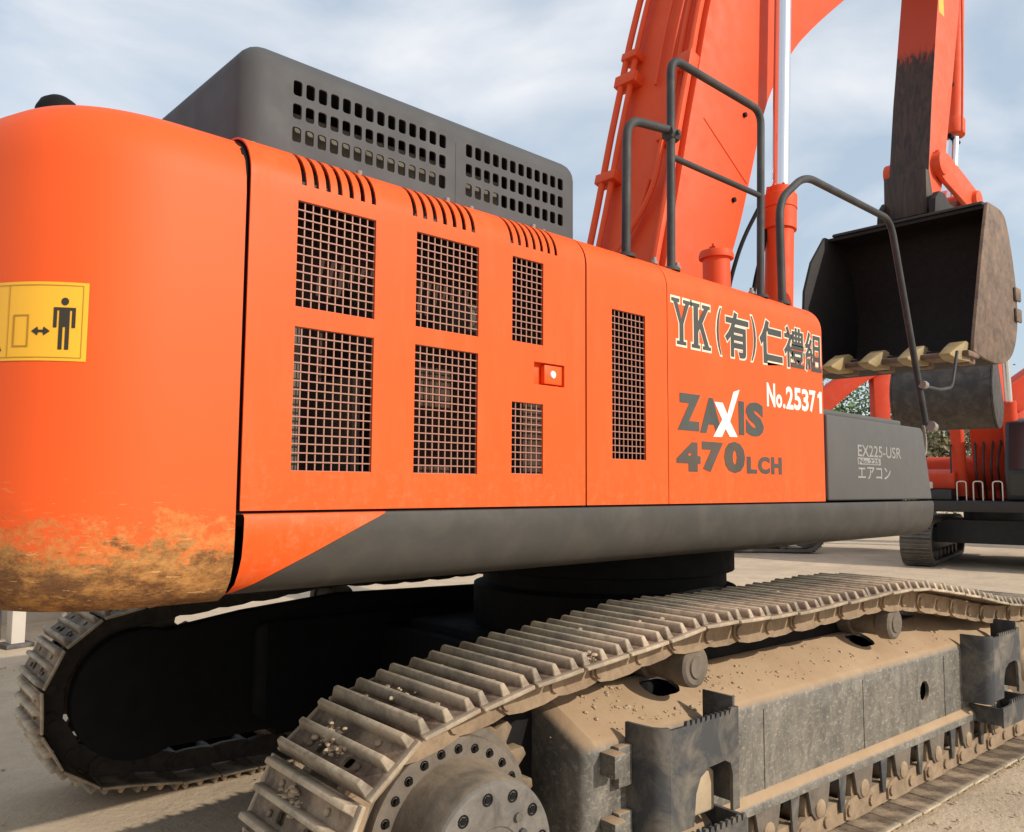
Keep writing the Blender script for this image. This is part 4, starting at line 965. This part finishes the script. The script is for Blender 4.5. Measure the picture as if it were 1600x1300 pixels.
# ============================================================ machines parked behind
def far_excavator(name, label, loc, rz, boomP, armP_, bucketP, swing=0, cab=True, cylP=None, scale=1.0):
    e = root(name, label, 'excavator', loc, rz, 'excavators parked across the yard'); e.scale = (scale,)*3
    c_, s_ = math.cos(swing), math.sin(swing)
    def U(x, y, z): return (x*c_-y*s_, x*s_+y*c_, z)
    for sy_ in (-1, 1):                       # tracks
        mb = MB(); path = []
        for i in range(13): th = rad(90-180*i/12); path.append((1.95+.46*math.cos(th), .50+.46*math.sin(th)))
        for i in range(13): th = rad(-90-180*i/12); path.append((-1.95+.46*math.cos(th), .50+.46*math.sin(th)))
        inn_ = [(x*.96, .5+(z-.5)*.86) for x, z in path]; y0, y1 = sy_*1.3-.3, sy_*1.3+.3; k = len(path)
        vs = [(x, y, z) for y in (y0, y1) for x, z in path]+[(x, y, z) for y in (y0, y1) for x, z in inn_]
        fs = []
        for i in range(k):
            j = (i+1) % k; fs += [(i, j, k+j, k+i), (2*k+i, 3*k+i, 3*k+j, 2*k+j), (i, 2*k+i, 2*k+j, j), (k+i, k+j, 3*k+j, 3*k+i)]
        mb.add(vs, fs); tk = mb.build('crawler_track', 'far_steel', e)
        P2 = path+[path[0]]; cm = [0]
        for i in range(k): cm.append(cm[-1]+math.hypot(P2[i+1][0]-P2[i][0], P2[i+1][1]-P2[i][1]))
        nsh = 50; me = None
        for q in range(nsh):
            s = cm[-1]*(q+.5)/nsh
            for i in range(k):
                if s <= cm[i+1]: break
            u = (s-cm[i])/(cm[i+1]-cm[i]); a = P2[i]; b_ = P2[i+1]; x, z_ = a[0]+(b_[0]-a[0])*u, a[1]+(b_[1]-a[1])*u; th = math.atan2(b_[1]-a[1], b_[0]-a[0])
            if me is None:
                mm = MB(); mm.box(-.095, .095, -.3, .3, -.002, .012)
                for gx in (-.08, 0, .08): mm.box(gx-.012, gx+.012, -.28, .28, .013, .042)
                o = mm.build('shoe', 'far_steel', tk); me = o.data
            else: o = link('shoe', me, None, tk)
            o.matrix_local = Matrix.Translation((x, sy_*1.3, z_)) @ Matrix.Rotation(-th, 4, 'Y')
        mb = MB(); mb.box(-1.7, 1.7, sy_*1.3-.2, sy_*1.3+.2, .25, .80); fr2 = mb.build('track_frame', 'far_black', e, bevel=.04)
        for x in (1.95, -1.95):
            mb = MB(); mb.revolve([(0, 0), (.15, 0), (.3, .03), (.36, .04), (.36, .34), (.3, .35), (.15, .38), (0, .38)], (x, sy_*1.3-.19, .5), (0, 1, 0), 24); mb.build('idler', 'far_steel', fr2)
        for kx in range(6):
            mb = MB(); mb.cyl((-1.3+kx*.52, sy_*1.3-.24, .2), (-1.3+kx*.52, sy_*1.3+.24, .2), .1, n=12); mb.build('track_roller', 'far_steel', fr2)
    mb = MB(); mb.box(-1.0, 1.0, -1.1, 1.1, .45, .95); mb.cyl((0, 0, .9), (0, 0, 1.2), .7, n=24); mb.build('carriage_body', 'far_black', e)
    mb = MB(U); mb.prism([(-2.9, 1.15), (2.2, 1.15), (2.25, 1.38), (-2.9, 1.38)], -1.4, 1.4); mb.build('revolving_frame', 'far_black', e, bevel=.03)
    mb = MB(U); mb.prism([(-2.1, 1.39), (.55, 1.39), (.55, 2.25), (.4, 2.35), (-2.1, 2.35)], -1.4, 1.4); bd = mb.build('engine_house', 'far_orange', e, bevel=.06, seg=3)
    for y_ in (-1.404,):
        for x0 in (-1.8, -1.1):
            mb = MB(U); mb.box(x0, x0+.5, y_-.004, y_, 1.6, 2.1); mb.build('grille', 'far_black', bd)
    mb = MB(U); pl_ = [(-2.12, -1.4), (-2.6, -1.25), (-2.95, -.8), (-3.05, 0), (-2.95, .8), (-2.6, 1.25), (-2.12, 1.4)]; mb.prism(pl_, 1.2, 2.3, ax='z'); mb.build('counterweight', 'far_orange', e, bevel=.08, seg=3)
    mb = MB(U); mb.prism([(.56, 1.62), (1.75, 1.62), (1.75, 1.95), (1.3, 2.05), (.56, 2.05)], -1.4, -.55); tk_ = mb.build('tank', 'far_orange', e, bevel=.04)
    mb = MB(U); mb.box(.6, 2.15, -1.38, -.55, 1.39, 1.61); mb.build('tool_box', 'far_black', e, bevel=.03)
    mb = MB(U)
    for yy in (-.62, -1.3): mb.tube(fillet([(1.7, yy, 1.9), (1.7, yy, 2.55), (.8, yy, 2.75), (.7, yy, 2.05)], .1), .018, 7)
    mb.build('handrail', 'far_black', e)
    mb = MB(U)
    for yy in (-.45, -.15, .2): mb.tube(fillet([(2.12, yy, 1.39), (2.12, yy, 1.78), (2.12, yy+.17, 1.78), (2.12, yy+.17, 1.39)], .06), .012, 6)
    mb.build('grab_loop', 'post_pale', e)
    if cab:
        mb = MB(U); cp = [(.35, 1.39), (2.05, 1.39), (2.15, 2.0), (1.8, 3.0), (1.55, 3.08), (.45, 3.08), (.35, 2.9)]; mb.prism(cp, .42, 1.38); cb = mb.build('cab', 'far_black', e, bevel=.05, seg=3)
        mb = MB(U); mb.add([(2.175, .5, 2.02), (2.175, 1.3, 2.02), (1.835, 1.3, 2.97), (1.835, .5, 2.97)], [(0, 1, 2, 3)]); mb.build('windscreen', 'glass_dark', cb)
        mb = MB(U); mb.add([(2.06+.03, .5, 1.5), (2.06+.03, 1.3, 1.5), (2.16, 1.3, 1.94), (2.16, .5, 1.94)], [(0, 1, 2, 3)]); mb.build('lower_pane', 'glass_dark', cb)
        mb = MB(U); mb.prism([(.6, 1.9), (1.95, 1.9), (1.72, 2.85), (.6, 2.85)], .412, .418); mb.build('side_pane', 'glass_dark', cb)
    mb = MB(U); mb.prism(boomP, -.34, .34); bo = mb.build('boom', 'far_orange', e, bevel=.02, bang=50)
    for (a, b_, r1_, r2_) in (cylP or []):
        for yy in (-.50, .50):
            A = Vector((a[0], yy, a[1])); B = Vector((b_[0], yy, b_[1])); M_ = A.lerp(B, .55)
            mb = MB(U); mb.cyl(A, M_, r1_, n=16); cy = mb.build('boom_cylinder', 'far_orange', e); mb = MB(U); mb.cyl(M_, B, r2_, n=14); mb.build('rod', 'chrome', cy)
    for q, yy in enumerate((-.22, -.08, .07, .2)):
        mb = MB(U); mb.tube(fillet([(.9, yy, 1.4), (1.25+.06*q, yy, 1.9+.1*q), (.95, yy*1.2, 2.6), (boomP[8][0]+.25, yy, boomP[8][1])], .3, 5), .022, 6); mb.build('hose', 'far_black', bo)
    for yy in (-1.0, .9):
        mb = MB(U); mb.box(2.1, 2.2, yy-.1, yy+.1, 1.42 if yy > 0 else 1.63, 1.56 if yy > 0 else 1.77); mb.build('work_lamp', 'post_pale', e, bevel=.02)
    mb = MB(U); mb.prism(armP_, -.2, .2); mb.build('arm', 'far_orange', e, bevel=.02, bang=50)
    if bucketP:
        sh = catmull(bucketP, 4); inn2 = []
        for i, p in enumerate(sh):
            a, bq = sh[max(i-1, 0)], sh[min(i+1, len(sh)-1)]; tx, tz = bq[0]-a[0], bq[1]-a[1]; q = math.hypot(tx, tz); inn2.append((p[0]-tz/q*.04, p[1]+tx/q*.04))
        mb = MB(U); mb.prism(sh+list(reversed(inn2)), -.75, .75); bu = mb.build('bucket', 'far_bucket', e, smooth=45)
        for y0 in (-.79, .755): mb = MB(U); mb.prism(sh, y0, y0+.035); mb.build('side_plate', 'far_bucket', bu, bevel=.006)
        for q in range(5):
            x, z_ = sh[0]; y = -.66+q*.33; mb = MB(U); mb.prism([(x+.02, z_-.07), (x+.02, z_+.07), (x-.22, z_+.0), (x-.22, z_-.03)], y-.06, y+.06); mb.build('tooth', 'far_steel', bu)
    return e
def boom_shape(foot, knee, tip, w0, w1, w2):
    pts = catmull([foot, ((foot[0]*.45+knee[0]*.55)-.12, foot[1]*.45+knee[1]*.55+.12), knee, ((knee[0]+tip[0])/2, (knee[1]+tip[1])/2+.18), tip], 5); ws = []
    n_ = len(pts)
    for i in range(n_):
        u = i/(n_-1); ws.append(w0+(w1-w0)*u/.45 if u < .45 else w1+(w2-w1)*(u-.45)/.55)
    A, B = [], []
    for i, p in enumerate(pts):
        a, b_ = pts[max(i-1, 0)], pts[min(i+1, n_-1)]; tx, tz = b_[0]-a[0], b_[1]-a[1]; q = math.hypot(tx, tz); A.append((p[0]-tz/q*ws[i]/2, p[1]+tx/q*ws[i]/2)); B.append((p[0]+tz/q*ws[i]/2, p[1]-tx/q*ws[i]/2))
    return A+list(reversed(B))
# facing the camera, bucket held up in front of it
bp = boom_shape((.35, 1.7), (2.2, 5.6), (5.6, 6.6), .5, .8, .45)
far_excavator('excavator', 'orange excavator with black cab facing the viewer, right of the storage box', (22.3, 4.35, GZ), rad(191), bp,
              [(5.4, 6.9), (5.85, 6.7), (5.8, 4.6), (5.6, 3.7), (5.35, 3.75), (5.3, 4.9)], [(4.75, 3.05), (5.05, 2.72), (5.5, 2.66), (5.9, 2.95), (5.95, 3.4), (5.65, 3.8), (5.3, 3.85)], swing=rad(-2), cylP=[((1.3, 1.5), (2.1, 5.0), .14, .07)], scale=1.08)
# side-on, boom rising to the right, mostly behind the house
bp = boom_shape((.3, 1.9), (2.6, 4.0), (4.95, 5.55), .5, .62, .5)
far_excavator('excavator', 'orange excavator mostly hidden behind the big one, its boom slanting up to the right', (21.0, 11.2, GZ), rad(-47), bp,
              [(4.30, 5.9), (4.95, 5.8), (4.78, 4.2), (4.72, 2.1), (4.42, 2.1), (4.34, 3.6)], [(3.6, 1.0), (3.9, .75), (4.4, .8), (4.75, 1.2), (4.75, 1.7), (4.5, 2.0), (4.2, 2.0)], cylP=[((1.2, 1.4), (2.3, 3.5), .12, .07)])
# beyond the right edge, only its boom reaches into the picture
bp = boom_shape((.3, 1.7), (2.5, 6.3), (6.3, 4.3), .7, 1.2, .8)
far_excavator('excavator', 'orange excavator beyond the right edge, only its curved boom in view', (31.7, 1.2, GZ), rad(137), bp,
              [(6.0, 4.7), (6.7, 4.4), (5.6, 2.6), (4.9, 1.4), (4.6, 1.5), (5.2, 2.8)], None, cylP=[((1.3, 1.5), (2.4, 5.4), .12, .07)])

# ============================================================ trees and yard edge
def tree(name, label, loc, h, rx_, leaves, mat='leaf'):
    e = root(name, label, 'tree', loc, random.random()*6, 'trees along the yard edge')
    mb = MB(); mb.tube([(0, 0, -.1), (.05, .03, h*.2), (-.05, .08, h*.42), (.04, .02, h*.75)], [h*.022, h*.018, h*.013, h*.004], 8)
    cl_ = []
    for i in range(11):
        th = random.random()*6.28; z0 = h*random.uniform(.18, .6); r = rx_*random.uniform(.45, .95); z1 = z0+h*random.uniform(.12, .32)
        e1 = (r*math.cos(th), r*math.sin(th), min(z1, h*.92)); mb.tube([(0, .05, z0), (e1[0]*.5, e1[1]*.5, z0+(e1[2]-z0)*.6), e1], [h*.009, h*.006, h*.002], 5); cl_.append(e1)
    mb.build('trunk', 'bark', e)
    cl_ += [(random.gauss(0, rx_*.35), random.gauss(0, rx_*.35), h*random.uniform(.25, .95)) for _ in range(14)]
    mb = MB()
    for _ in range(leaves):
        c = random.choice(cl_); s = rx_*.30
        p = Vector((c[0]+random.gauss(0, s), c[1]+random.gauss(0, s), max(.25, c[2]+random.gauss(0, s*.8))))
        d1 = Vector((random.gauss(0, 1), random.gauss(0, 1), random.gauss(0, 1))).normalized(); d2 = d1.orthogonal().normalized(); q = random.uniform(.06, .15)
        mb.add([p-d1*q, p+d2*q*.5, p+d1*q, p-d2*q*.5], [(0, 1, 2, 3)])
    mb.build('crown', mat, e, recalc=False)
spots = [((33, 19.0), 7.2, 2.6, 'leaf', 'bright green tree showing between the slanting far boom and the bucket, leftmost'), ((35, 16.6), 7.0, 2.5, 'leaf', 'bright green tree right behind the upright orange arm of the hidden excavator'),
         ((37, 14.2), 6.8, 2.4, 'leaf', 'green tree just left of the far dark bucket'), ((38, 11.6), 5.6, 2.2, 'leaf_dry', 'dry olive tree seen below the far bucket beside the storage box'),
         ((40, 9.6), 5.4, 2.3, 'leaf_dry', 'dry olive tree behind the far excavator with the black cab'), ((42, 7.0), 5.6, 2.3, 'leaf', 'green tree behind the black cab at the right edge')]
for (x, y), h, r, mt, lb in spots: tree('tree', lb, (x, y, GZ), h, r, 5200, mt)

# objects glimpsed under the counterweight at the left
e = root('wall', 'pale rendered yard wall behind the left track', 'wall', (-1.4, 9.75, GZ))
mb = MB(); mb.box(-14, 5.0, 0, .2, -.05, 2.4); mb.build('wall_panel', 'pale_wall', e, bevel=.01)
mb = MB(); mb.box(-14, 5.02, -.03, .23, 2.4, 2.5); mb.build('coping', 'pale_wall', e, bevel=.01)
for i in range(8):
    mb = MB(); mb.box(-13.5+i*2.6, -13.2+i*2.6, -.14, -.001, -.05, 2.38); mb.build('pier', 'post_dark', e, bevel=.01)
e = root('site_post', 'pale square steel post standing left of the far track', 'post', (2.30, 8.05, GZ), rad(10))
mb = MB(); mb.box(-.07, .07, -.07, .07, 0, 2.3); mb.build('shaft', 'post_pale', e, bevel=.008)
mb = MB(); mb.box(-.14, .14, -.14, .14, -.02, .03); mb.build('base_plate', 'post_dark', e, bevel=.004)
e = root('steel_cage', 'dark steel storage frame at the far left edge', 'rack', (1.62, 9.0, GZ), rad(4))
for x in (-.75, .55):
    for y in (-.5, .5):
        mb = MB(); mb.box(x-.05, x+.05, y-.05, y+.05, 0, 2.2); mb.build('upright', 'post_dark', e, bevel=.006)
for z_ in (.15, 1.05, 2.0):
    for y in (-.5, .5): mb = MB(); mb.box(-.699, .499, y-.03, y+.03, z_, z_+.08); mb.build('rung', 'post_dark', e, bevel=.005)
mb = MB(); mb.box(-.69, .49, -.46, .46, 1.13, 1.6); mb.build('shelf_load', 'far_black', e, bevel=.03)

# loose stones on the ground
mb = MB()
for _ in range(1300):
    if random.random() < .6: p = (random.uniform(3.5, 9), random.uniform(-1.2, -.3) if random.random() < .7 else random.uniform(-3, -1), GZ)
    else: p = (random.uniform(-1, 4), random.uniform(1.5, 7), GZ)
    clod(mb, p, random.choice([.003, .004, .006, .009, .012]), .5)
o = mb.build('gravel', 'mud', None, kind='stuff', smooth=60); o['label'] = 'loose pale grit scattered on the ground'; o['category'] = 'gravel'
